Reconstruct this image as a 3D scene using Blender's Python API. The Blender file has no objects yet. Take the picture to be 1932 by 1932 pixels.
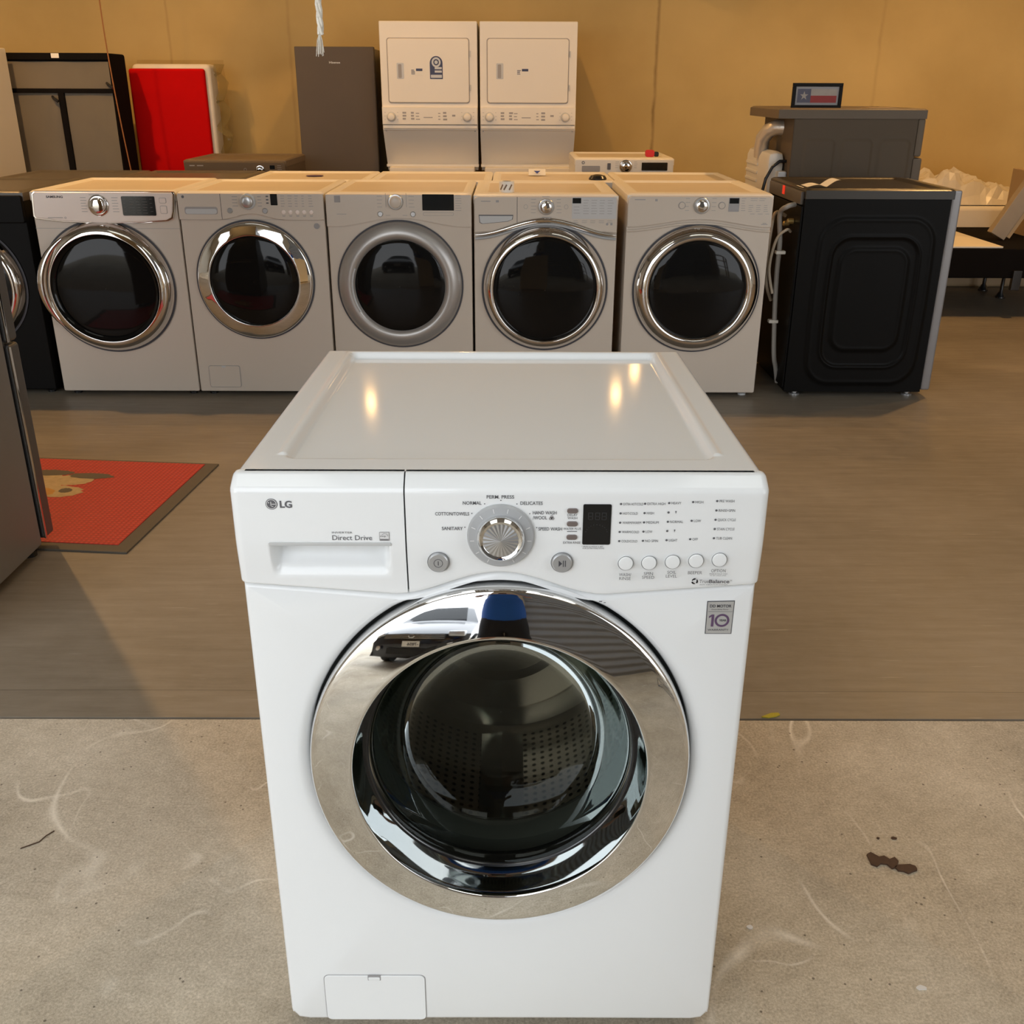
import bpy, bmesh, math, random
from mathutils import Vector, Matrix
from mathutils.noise import noise as mnoise
random.seed(7)
PI = math.pi
S = bpy.context.scene
COL = S.collection

# ------------------------------------------------------------------ camera
def make_camera():
    yaw, pitch, roll, f = .0028, .4001, .0040, 1889.
    cyw, syw, cp, sp = math.cos(yaw), math.sin(yaw), math.cos(pitch), math.sin(pitch)
    fw = Vector((syw*cp, cyw*cp, -sp)); r = Vector((cyw, -syw, 0)); u = r.cross(fw)
    r2 = r*math.cos(roll)+u*math.sin(roll); u2 = -r*math.sin(roll)+u*math.cos(roll)
    cam = bpy.data.cameras.new('camera'); o = bpy.data.objects.new('camera', cam); COL.objects.link(o)
    M = Matrix(((r2.x, u2.x, -fw.x, .0126), (r2.y, u2.y, -fw.y, -1.193), (r2.z, u2.z, -fw.z, 1.4362), (0, 0, 0, 1)))
    o.matrix_world = M
    cam.sensor_fit = 'HORIZONTAL'; cam.sensor_width = 36; cam.lens = 36*f/1932; cam.clip_start = .01; cam.clip_end = 200
    S.camera = o
make_camera()

# ------------------------------------------------------------------ world, exposure
S.view_settings.view_transform = 'Standard'; S.view_settings.look = 'None'
S.view_settings.gamma = 1; S.view_settings.use_curve_mapping = False
S.view_settings.exposure = 0.0
SKY = 3.3
W = bpy.data.worlds.new('world'); S.world = W; W.use_nodes = True
nt = W.node_tree; bg = nt.nodes['Background']
tc = nt.nodes.new('ShaderNodeTexCoord'); sx_ = nt.nodes.new('ShaderNodeSeparateXYZ'); rp = nt.nodes.new('ShaderNodeValToRGB')
nt.links.new(tc.outputs['Generated'], sx_.inputs[0]); nt.links.new(sx_.outputs['Z'], rp.inputs[0]); nt.links.new(rp.outputs[0], bg.inputs[0])
rp.color_ramp.elements[0].position = 0.0; rp.color_ramp.elements[0].color = (.96, .975, 1, 1)
rp.color_ramp.elements[1].position = .7; rp.color_ramp.elements[1].color = (.86, .93, 1, 1)
bg.inputs[1].default_value = SKY
S.cycles.max_bounces = 8; S.cycles.glossy_bounces = 5; S.cycles.transmission_bounces = 6; S.cycles.transparent_max_bounces = 12
S.cycles.sample_clamp_indirect = 6

WARM = (1, .56, .20)
LAMPS = [   # x, y, z, watts, spot?
    (-3.2, 4.4, 3.4, 230, 0), (-5.6, 5.6, 3.6, 100, 0), (3.1, 4.6, 3.6, 190, 0), (5.9, 5.2, 3.6, 100, 0), (-.3, 5.0, 3.6, 90, 0),
    (-2.0, 6.0, 3.5, 45, 0), (3.0, 6.1, 3.5, 40, 0),
    (.80, 6.0, 2.62, .55, 1), (1.02, 6.7, 2.62, .55, 1), (-1.05, 6.2, 2.75, .55, 1)]

# portals guide the sky light through the two dock openings
def portal(x0, x1, z1, y):
    l = bpy.data.lights.new('sky_portal', 'AREA'); l.shape = 'RECTANGLE'; l.size = x1-x0; l.size_y = z1
    l.cycles.is_portal = True
    o = bpy.data.objects.new('sky_portal', l); COL.objects.link(o); o.location = ((x0+x1)/2, y, z1/2); o.rotation_euler = (PI/2, 0, 0)
SKL = [(-3.1, -.9, -2.2, .35), (.9, 3.1, -2.2, .35)]   # skylights over the open end
for a in SKL:
    l = bpy.data.lights.new('sky_portal', 'AREA'); l.shape = 'RECTANGLE'; l.size = a[1]-a[0]; l.size_y = a[3]-a[2]; l.cycles.is_portal = True
    o = bpy.data.objects.new('sky_portal', l); COL.objects.link(o); o.location = ((a[0]+a[1])/2, (a[2]+a[3])/2, 4.64)
portal(-6.2, -.2, 3.7, -2.7); portal(3.0, 7.2, 3.7, -2.7)

# ------------------------------------------------------------------ materials
def mat(name, c, rough=.5, metal=0., spec=.5, coat=0., nscale=None, namt=.06, bump=0., bscale=200., trans=0., em=None, ems=0., aniso=0.):
    m = bpy.data.materials.new(name); m.use_nodes = True; t = m.node_tree; p = t.nodes['Principled BSDF']
    p.inputs['Base Color'].default_value = (*c, 1); p.inputs['Roughness'].default_value = rough
    p.inputs['Metallic'].default_value = metal; p.inputs['Specular IOR Level'].default_value = spec
    p.inputs['Coat Weight'].default_value = coat; p.inputs['Coat Roughness'].default_value = .05
    if em: p.inputs['Emission Color'].default_value = (*em, 1); p.inputs['Emission Strength'].default_value = ems
    tc = t.nodes.new('ShaderNodeTexCoord')
    n = t.nodes.new('ShaderNodeTexNoise'); n.inputs['Scale'].default_value = nscale or 6; n.inputs['Detail'].default_value = 5
    t.links.new(tc.outputs['Object'], n.inputs['Vector'])
    mx = t.nodes.new('ShaderNodeMix'); mx.data_type = 'RGBA'
    mx.inputs[6].default_value = (*[v*(1-namt) for v in c], 1); mx.inputs[7].default_value = (*[min(1, v*(1+namt)) for v in c], 1)
    t.links.new(n.outputs['Fac'], mx.inputs[0]); t.links.new(mx.outputs[2], p.inputs['Base Color'])
    if bump:
        n2 = t.nodes.new('ShaderNodeTexNoise'); n2.inputs['Scale'].default_value = bscale; n2.inputs['Detail'].default_value = 3
        t.links.new(tc.outputs['Object'], n2.inputs['Vector'])
        b = t.nodes.new('ShaderNodeBump'); b.inputs['Strength'].default_value = bump; b.inputs['Distance'].default_value = .002
        t.links.new(n2.outputs['Fac'], b.inputs['Height']); t.links.new(b.outputs[0], p.inputs['Normal'])
    return m

M = {}
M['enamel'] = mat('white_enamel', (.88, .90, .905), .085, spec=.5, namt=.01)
M['enamel_warm'] = mat('white_enamel_row', (.62, .54, .455), .28, namt=.015)  # white row fronts; warm indoor light is tinted into this colour
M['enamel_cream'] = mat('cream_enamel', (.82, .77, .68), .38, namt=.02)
M['shaded_top'] = mat('shaded_cream_top', (.66, .57, .45), .4, namt=.08)  # cream darkened: duller light in the lid recess put into the colour
M['warmlit_white'] = mat('glossy_white_plastic', (.86, .74, .66), .2, namt=.01, coat=.3)  # white plastic; warm lamp light on the panel is put into its colour
M['seam'] = mat('dark_seam', (.05, .05, .05), .7)
M['grey_plastic'] = mat('grey_plastic', (.42, .43, .44), .32, namt=.02)
M['lip'] = mat('light_grey_plastic', (.55, .56, .56), .3, namt=.02)
M['silver'] = mat('silver_plastic', (.55, .55, .55), .28, metal=.75, namt=.03)
M['button'] = mat('brushed_grey_button', (.50, .51, .52), .3, metal=.5, namt=.02)
M['chrome'] = mat('chrome', (.80, .80, .80), .025, metal=1, namt=.005)
M['chrome_row'] = mat('chrome_warm', (.74, .72, .70), .05, metal=1, namt=.01)
M['satin'] = mat('satin_grey_ring', (.46, .44, .42), .34, metal=.55, namt=.02)
M['darkglass'] = mat('dark_door_glass', (.006, .006, .006), .05, spec=.24, namt=.3)
M['black'] = mat('black_plastic', (.015, .015, .016), .25, namt=.1)
M['display'] = mat('black_display', (.008, .009, .010), .12, namt=.1)
M['rubber'] = mat('grey_rubber_gasket', (.10, .105, .105), .6, namt=.15)
M['black_lid'] = mat('black_brown_lid', (.035, .028, .02), .3, spec=.35)
M['matte_black'] = mat('matte_black', (.010, .010, .010), .6, spec=.15)
M['black_enamel'] = mat('black_enamel', (.005, .0045, .004), .4, spec=.09, namt=.1)
M['ink'] = mat('grey_ink', (.12, .12, .13), .6)
M['ink_soft'] = mat('soft_grey_ink', (.34, .33, .33), .6)
M['ink_dark'] = mat('dark_ink', (.06, .06, .07), .6)
M['print_row'] = mat('row_print', (.36, .34, .33), .6)
M['white_ink'] = mat('white_ink', (.75, .75, .75), .5)
M['taupe'] = mat('taupe_enamel', (.115, .086, .058), .5, spec=.12, namt=.04)
M['taupe_lid'] = mat('taupe_lid', (.15, .115, .08), .45, spec=.2, namt=.05)
M['stainless'] = mat('grey_stainless', (.36, .35, .335), .36, metal=.55, namt=.05, nscale=3)
M['darksteel'] = mat('dark_graphite_steel', (.11, .095, .08), .35, metal=.3, namt=.05)
M['fridge_dark'] = mat('dark_grey_door', (.10, .08, .062), .5, spec=.2, namt=.04)
M['fridge_side'] = mat('grey_cabinet_paint', (.19, .185, .18), .42, namt=.05, bump=.05, bscale=300)
M['fridge_edge'] = mat('steel_door_edge', (.12, .12, .12), .4, metal=.4)
M['red_cloth'] = mat('red_cloth', (.50, .0015, .002), .85, spec=.1, namt=.05, bump=.2, bscale=60)
M['quilt'] = mat('quilted_white_fabric', (.72, .66, .56), .8, namt=.12, bump=.5, bscale=40)
M['greycloth'] = mat('grey_dust_cloth', (.15, .13, .10), .85, namt=.12, nscale=2.5, bump=.3, bscale=30)
M['blackfab'] = mat('black_fabric', (.007, .006, .006), .9, spec=.06, namt=.2)
M['cardboard'] = mat('cardboard', (.42, .30, .17), .8, namt=.08)
M['board_edge'] = mat('greybrown_board', (.33, .27, .20), .7, namt=.1, nscale=12)
M['wood'] = mat('pale_pine', (.60, .44, .26), .6, namt=.12, nscale=9)
M['cream_board'] = mat('cream_board', (.80, .72, .58), .7, namt=.08)
M['paper'] = mat('paper', (.82, .79, .72), .7, namt=.04)
M['red_plastic'] = mat('red_plastic', (.65, .02, .02), .35)
M['red_glow'] = mat('glowing_red_label', (.85, .03, .01), .4, em=(1, .05, .02), ems=.35)  # label given a faint glow of its own by emission
M['hose_grey'] = mat('grey_hose', (.33, .31, .28), .5, namt=.08)
M['hose_beige'] = mat('beige_hose', (.52, .44, .33), .5, namt=.1)
M['brass'] = mat('brass', (.65, .47, .18), .3, metal=.8)
M['foil'] = mat('aluminium_foil_duct', (.62, .56, .48), .35, metal=.6, bump=.6, bscale=90)
M['white_plastic'] = mat('off_white_plastic', (.74, .70, .62), .45, namt=.05)
M['orange_cord'] = mat('orange_cord', (.28, .11, .03), .6)
M['rope'] = mat('frayed_rope', (.80, .74, .66), .9, namt=.3, nscale=120, bump=.8, bscale=300)
M['mat_border'] = mat('mat_rubber_border', (.10, .085, .065), .7, namt=.12)
M['debris'] = mat('dried_mud', (.075, .04, .022), .8, namt=.3, nscale=90)
M['leaf'] = mat('yellow_leaf', (.45, .38, .03), .6)
M['pebble'] = mat('white_chip', (.75, .72, .68), .8)
M['blue_shirt'] = mat('blue_shirt', (.01, .10, .45), .8, namt=.15, bump=.4, bscale=25)
M['shorts'] = mat('black_shorts', (.012, .013, .018), .9, namt=.3, bump=.6, bscale=120)
M['skin'] = mat('skin', (.46, .27, .19), .5, namt=.06)
M['hair'] = mat('dark_hair', (.02, .014, .010), .6, namt=.3)
M['car_paint'] = mat('black_car_paint', (.008, .009, .016), .12, namt=.1, coat=.5)
M['tyre'] = mat('tyre_rubber', (.02, .02, .02), .8)
M['lens'] = mat('headlight_lens', (.7, .72, .75), .08, metal=.6)
M['steel_beam'] = mat('grey_steel', (.16, .16, .16), .5, metal=.3)
M['bulb'] = mat('lamp_socket', (.6, .5, .4), .4)
M['purple'] = mat('purple_sticker', (.12, .07, .14), .4)
M['yellow_label'] = mat('yellow_label', (.75, .55, .05), .5)
M['navy_label'] = mat('navy_label', (.03, .035, .09), .4)
M['blue_label'] = mat('blue_label', (.05, .08, .30), .4)
M['flag_red'] = mat('flag_red', (.32, .035, .03), .6, namt=.2, nscale=30)
M['flag_white'] = mat('flag_white', (.40, .35, .30), .6, namt=.15, nscale=30)
M['flag_blue'] = mat('flag_blue', (.10, .10, .14), .6, namt=.3, nscale=30)
M['sticker_silver'] = mat('silver_sticker', (.55, .55, .54), .35, metal=.3)
M['wire'] = mat('grey_wire', (.25, .25, .25), .4, metal=.7)

def nodes(m): return m.node_tree, m.node_tree.nodes, m.node_tree.links
def math_n(t, op, a, b=None):
    n = t.nodes.new('ShaderNodeMath'); n.operation = op
    for i, v in enumerate((a, b)):
        if v is None: continue
        if isinstance(v, (int, float)): n.inputs[i].default_value = v
        else: t.links.new(v, n.inputs[i])
    return n.outputs[0]

def glass_mat(name, tint, dens, edge=(.30, .55, .46)):
    m = bpy.data.materials.new(name); m.use_nodes = True; t, N, L = nodes(m)
    N.remove(N['Principled BSDF']); out = N['Material Output']
    tr = N.new('ShaderNodeBsdfTransparent'); gl = N.new('ShaderNodeBsdfGlossy'); gl.inputs['Roughness'].default_value = .015
    gl.inputs['Color'].default_value = (.75, .8, .78, 1)
    lw = N.new('ShaderNodeLayerWeight'); lw.inputs['Blend'].default_value = .45
    mx = N.new('ShaderNodeMix'); mx.data_type = 'RGBA'; mx.inputs[6].default_value = (*tint, 1); mx.inputs[7].default_value = (*edge, 1)
    L.new(lw.outputs['Facing'], mx.inputs[0]); L.new(mx.outputs[2], tr.inputs['Color'])
    fr = N.new('ShaderNodeFresnel'); fr.inputs['IOR'].default_value = 1.45
    ms = N.new('ShaderNodeMixShader'); L.new(math_n(t, 'MULTIPLY', fr.outputs[0], .42), ms.inputs[0]); L.new(tr.outputs[0], ms.inputs[1]); L.new(gl.outputs[0], ms.inputs[2])
    L.new(ms.outputs[0], out.inputs[0]); return m
M['glass'] = glass_mat('door_glass', (.46, .44, .39), .5, (.25, .42, .36))
M['film'] = glass_mat('clear_plastic_film', (.93, .90, .84), .5, (.55, .5, .42))

def drum_mat():
    m = mat('perforated_drum_steel', (.50, .455, .41), .24, metal=.92, namt=.06); t, N, L = nodes(m); p = N['Principled BSDF']
    tc = N.new('ShaderNodeTexCoord'); v = N.new('ShaderNodeTexVoronoi'); v.inputs['Randomness'].default_value = 0; v.inputs['Scale'].default_value = 1
    L.new(tc.outputs['UV'], v.inputs['Vector'])
    r = N.new('ShaderNodeValToRGB'); r.color_ramp.elements[0].position = .20; r.color_ramp.elements[0].color = (.03, .03, .03, 1)
    r.color_ramp.elements[1].position = .27; r.color_ramp.elements[1].color = (.50, .455, .41, 1)
    L.new(v.outputs['Distance'], r.inputs[0]); L.new(r.outputs[0], p.inputs['Base Color']); return m
M['drum'] = drum_mat()

CRACK = 1.013
def floor_coated():
    m = mat('coated_floor', (.2, .17, .14), .4, spec=.4); t, N, L = nodes(m); p = N['Principled BSDF']
    tc = N.new('ShaderNodeTexCoord')
    def noise(sc, det, vec=None, rough=.5):
        n = N.new('ShaderNodeTexNoise'); n.inputs['Scale'].default_value = sc; n.inputs['Detail'].default_value = det; n.inputs['Roughness'].default_value = rough
        L.new(vec or tc.outputs['Object'], n.inputs['Vector']); return n.outputs['Fac']
    mp = N.new('ShaderNodeMapping'); mp.inputs['Scale'].default_value = (1, 9, 1); L.new(tc.outputs['Object'], mp.inputs[0])
    a = noise(1.3, 6); b = noise(3.5, 8, mp.outputs[0], .65); c = noise(14, 6, None, .7)
    s = math_n(t, 'ADD', math_n(t, 'MULTIPLY', a, .45), math_n(t, 'ADD', math_n(t, 'MULTIPLY', b, .35), math_n(t, 'MULTIPLY', c, .2)))
    r = N.new('ShaderNodeValToRGB'); e = r.color_ramp.elements
    e[0].position = .30; e[0].color = (.16, .135, .10, 1); e[1].position = .70; e[1].color = (.34, .295, .235, 1)
    L.new(s, r.inputs[0])
    # pale scuffs
    mp2 = N.new('ShaderNodeMapping'); mp2.inputs['Scale'].default_value = (2.2, 30, 1); mp2.inputs['Rotation'].default_value = (0, 0, .15); L.new(tc.outputs['Object'], mp2.inputs[0])
    k = noise(2.5, 3, mp2.outputs[0]); k = math_n(t, 'MULTIPLY', math_n(t, 'MAXIMUM', math_n(t, 'SUBTRACT', k, .665), 0.), 7.)
    mx = N.new('ShaderNodeMix'); mx.data_type = 'RGBA'; L.new(k, mx.inputs[0]); L.new(r.outputs[0], mx.inputs[6]); mx.inputs[7].default_value = (.42, .38, .32, 1)
    sp = N.new('ShaderNodeSeparateXYZ'); L.new(tc.outputs['Object'], sp.inputs[0])
    dy = math_n(t, 'ABSOLUTE', math_n(t, 'SUBTRACT', math_n(t, 'ADD', sp.outputs['Y'], math_n(t, 'MULTIPLY', a, .012)), CRACK+.006))
    ck = math_n(t, 'MULTIPLY', math_n(t, 'MAXIMUM', math_n(t, 'SUBTRACT', 1., math_n(t, 'MULTIPLY', dy, 420.)), 0.), .55)
    m3 = N.new('ShaderNodeMix'); m3.data_type = 'RGBA'; L.new(ck, m3.inputs[0]); L.new(mx.outputs[2], m3.inputs[6]); m3.inputs[7].default_value = (.04, .03, .02, 1)
    L.new(m3.outputs[2], p.inputs['Base Color'])
    rr = math_n(t, 'ADD', .30, math_n(t, 'MULTIPLY', c, .3)); L.new(rr, p.inputs['Roughness'])
    bp = N.new('ShaderNodeBump'); bp.inputs['Strength'].default_value = .12; bp.inputs['Distance'].default_value = .004; L.new(c, bp.inputs['Height']); L.new(bp.outputs[0], p.inputs['Normal'])
    return m
M['floor_in'] = floor_coated()

def floor_concrete():
    m = mat('raw_concrete', (.3, .3, .3), .75, spec=.3); t, N, L = nodes(m); p = N['Principled BSDF']
    tc = N.new('ShaderNodeTexCoord')
    def noise(sc, det, vec=None, rough=.5, d=0.):
        n = N.new('ShaderNodeTexNoise'); n.inputs['Scale'].default_value = sc; n.inputs['Detail'].default_value = det
        n.inputs['Roughness'].default_value = rough; n.inputs['Distortion'].default_value = d
        L.new(vec or tc.outputs['Object'], n.inputs['Vector']); return n
    a = noise(2.2, 8, rough=.6).outputs['Fac']; c = noise(190, 3, rough=.75).outputs['Fac']; f = noise(34, 6, rough=.7).outputs['Fac']
    s = math_n(t, 'ADD', math_n(t, 'MULTIPLY', a, .36), math_n(t, 'ADD', math_n(t, 'MULTIPLY', c, .44), math_n(t, 'MULTIPLY', f, .20)))
    r = N.new('ShaderNodeValToRGB'); e = r.color_ramp.elements
    e[0].position = .33; e[0].color = (.27, .225, .170, 1); e[1].position = .66; e[1].color = (.82, .74, .62, 1)
    x = e.new(.5); x.color = (.54, .475, .375, 1)
    L.new(s, r.inputs[0])
    # large tint variation between brown and grey
    big = noise(.9, 3).outputs['Fac']
    mt = N.new('ShaderNodeMix'); mt.data_type = 'RGBA'; mt.blend_type = 'MULTIPLY'; mt.inputs[0].default_value = 1
    rt = N.new('ShaderNodeValToRGB'); rt.color_ramp.elements[0].position = .35; rt.color_ramp.elements[0].color = (.94, .90, .83, 1); rt.color_ramp.elements[1].position = .65; rt.color_ramp.elements[1].color = (1, 1, 1, 1)
    L.new(big, rt.inputs[0]); L.new(r.outputs[0], mt.inputs[6]); L.new(rt.outputs[0], mt.inputs[7])
    # thin whitish scratches
    base = mt.outputs[2]
    for sc, rot, seed in ((1.7, .4, 0.), (2.6, 1.9, 7.), (1.2, 2.7, 3.)):
        mp = N.new('ShaderNodeMapping'); mp.inputs['Rotation'].default_value = (0, 0, rot); mp.inputs['Location'].default_value = (seed, seed*.7, 0); mp.inputs['Scale'].default_value = (1, .55, 1)
        L.new(tc.outputs['Object'], mp.inputs[0])
        w = noise(sc, 2.5, mp.outputs[0], .5, .3).outputs['Fac']
        line = math_n(t, 'ABSOLUTE', math_n(t, 'SUBTRACT', w, .52))
        line = math_n(t, 'MAXIMUM', math_n(t, 'SUBTRACT', 1., math_n(t, 'MULTIPLY', line, 190.)), 0.)
        msk = noise(4.5, 4, mp.outputs[0]).outputs['Fac']; msk = math_n(t, 'MAXIMUM', math_n(t, 'MULTIPLY', math_n(t, 'SUBTRACT', msk, .50), 5.), 0.)
        k = math_n(t, 'MINIMUM', math_n(t, 'MULTIPLY', line, msk), .75)
        mx = N.new('ShaderNodeMix'); mx.data_type = 'RGBA'; L.new(k, mx.inputs[0]); L.new(base, mx.inputs[6]); mx.inputs[7].default_value = (.95, .88, .76, 1); base = mx.outputs[2]
    # pits
    v = N.new('ShaderNodeTexVoronoi'); v.inputs['Scale'].default_value = 26; L.new(tc.outputs['Object'], v.inputs['Vector'])
    pit = math_n(t, 'LESS_THAN', v.outputs['Distance'], .065)
    mx = N.new('ShaderNodeMix'); mx.data_type = 'RGBA'; L.new(math_n(t, 'MULTIPLY', pit, .7), mx.inputs[0]); L.new(base, mx.inputs[6]); mx.inputs[7].default_value = (.08, .06, .045, 1)
    L.new(mx.outputs[2], p.inputs['Base Color'])
    bp = N.new('ShaderNodeBump'); bp.inputs['Strength'].default_value = .35; bp.inputs['Distance'].default_value = .003
    L.new(c, bp.inputs['Height']); L.new(bp.outputs[0], p.inputs['Normal']); return m
M['floor_out'] = floor_concrete()

def wall_mat():
    m = mat('tan_wall_paint', (.66, .52, .30), .62, spec=.3); t, N, L = nodes(m); p = N['Principled BSDF']
    tc = N.new('ShaderNodeTexCoord'); n = N.new('ShaderNodeTexNoise'); n.inputs['Scale'].default_value = 1.4; n.inputs['Detail'].default_value = 7
    L.new(tc.outputs['Object'], n.inputs['Vector'])
    r = N.new('ShaderNodeValToRGB'); r.color_ramp.elements[0].position = .3; r.color_ramp.elements[0].color = (.47, .325, .115, 1)
    r.color_ramp.elements[1].position = .7; r.color_ramp.elements[1].color = (.58, .41, .155, 1); L.new(n.outputs['Fac'], r.inputs[0])
    s = N.new('ShaderNodeSeparateXYZ'); L.new(tc.outputs['Object'], s.inputs[0])
    n2 = N.new('ShaderNodeTexNoise'); n2.inputs['Scale'].default_value = 6; n2.inputs['Detail'].default_value = 6; L.new(tc.outputs['Object'], n2.inputs['Vector'])
    base = r.outputs[0]
    # dirty streaks on the panel joints
    for x0, w, d in ((-2.67, .016, .45), (-1.726, .02, .35), (1.165, .020, 1.), (2.92, .022, .3)):
        dx = math_n(t, 'ABSOLUTE', math_n(t, 'ADD', math_n(t, 'SUBTRACT', s.outputs['X'], x0), math_n(t, 'MULTIPLY', math_n(t, 'SUBTRACT', n2.outputs['Fac'], .5), .03)))
        k = math_n(t, 'MAXIMUM', math_n(t, 'SUBTRACT', 1., math_n(t, 'DIVIDE', dx, w)), 0.)
        k = math_n(t, 'MINIMUM', math_n(t, 'MULTIPLY', k, math_n(t, 'MULTIPLY', n2.outputs['Fac'], d*1.3)), .8)
        mx = N.new('ShaderNodeMix'); mx.data_type = 'RGBA'; L.new(k, mx.inputs[0]); L.new(base, mx.inputs[6]); mx.inputs[7].default_value = (.22, .13, .035, 1); base = mx.outputs[2]
    L.new(base, p.inputs['Base Color'])
    bp = N.new('ShaderNodeBump'); bp.inputs['Strength'].default_value = .15; bp.inputs['Distance'].default_value = .01; L.new(n2.outputs['Fac'], bp.inputs['Height']); L.new(bp.outputs[0], p.inputs['Normal'])
    return m
M['wall'] = wall_mat()

def corrugated(name, c, ax, freq):
    m = mat(name, c, .6); t, N, L = nodes(m); p = N['Principled BSDF']; tc = N.new('ShaderNodeTexCoord')
    w = N.new('ShaderNodeTexWave'); w.bands_direction = ax; w.inputs['Scale'].default_value = freq; L.new(tc.outputs['Object'], w.inputs['Vector'])
    b = N.new('ShaderNodeBump'); b.inputs['Strength'].default_value = .9; b.inputs['Distance'].default_value = .03; L.new(w.outputs['Fac'], b.inputs['Height']); L.new(b.outputs[0], p.inputs['Normal']); return m
M['ceiling'] = corrugated('ceiling_deck', (.42, .41, .39), 'X', 3.0)
M['roller'] = corrugated('grey_roller_door', (.30, .33, .38), 'Z', 2.6)
M['side_wall'] = mat('side_wall_paint', (.50, .45, .37), .7, namt=.06, nscale=1)

def mat_rug():
    m = mat('red_waffle_rubber', (.60, .05, .035), .6); t, N, L = nodes(m); p = N['Principled BSDF']; tc = N.new('ShaderNodeTexCoord')
    w1 = N.new('ShaderNodeTexWave'); w1.bands_direction = 'X'; w1.inputs['Scale'].default_value = 18
    w2 = N.new('ShaderNodeTexWave'); w2.bands_direction = 'Y'; w2.inputs['Scale'].default_value = 18
    for w in (w1, w2): L.new(tc.outputs['Object'], w.inputs['Vector'])
    h = math_n(t, 'MULTIPLY', w1.outputs['Fac'], w2.outputs['Fac'])
    mx = N.new('ShaderNodeMix'); mx.data_type = 'RGBA'; L.new(h, mx.inputs[0]); mx.inputs[6].default_value = (.40, .018, .014, 1); mx.inputs[7].default_value = (.70, .055, .038, 1)
    L.new(mx.outputs[2], p.inputs['Base Color'])
    b = N.new('ShaderNodeBump'); b.inputs['Strength'].default_value = .6; b.inputs['Distance'].default_value = .004; L.new(h, b.inputs['Height']); L.new(b.outputs[0], p.inputs['Normal']); return m
M['rug'] = mat_rug()

# ------------------------------------------------------------------ mesh helpers
def sm(a, b, x):
    t = max(0., min(1., (x-a)/(b-a))) if b != a else float(x > a)
    return t*t*(3-2*t)
_tc = {}
def text_geo(s, bold=0.):
    k = (s, bold)
    if k in _tc: return _tc[k]
    c = bpy.data.curves.new('t', 'FONT'); c.body = s; c.size = 1; c.offset = bold; c.resolution_u = 3
    o = bpy.data.objects.new('t', c); COL.objects.link(o)
    me = bpy.data.meshes.new_from_object(o.evaluated_get(bpy.context.evaluated_depsgraph_get()))
    vs = [v.co.copy() for v in me.vertices]; fs = [tuple(p.vertices) for p in me.polygons]
    bpy.data.objects.remove(o); bpy.data.curves.remove(c); bpy.data.meshes.remove(me)
    x0 = min(v.x for v in vs); x1 = max(v.x for v in vs); y0 = min(v.y for v in vs)
    _tc[k] = (vs, fs, x0, x1, y0); return _tc[k]

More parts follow.
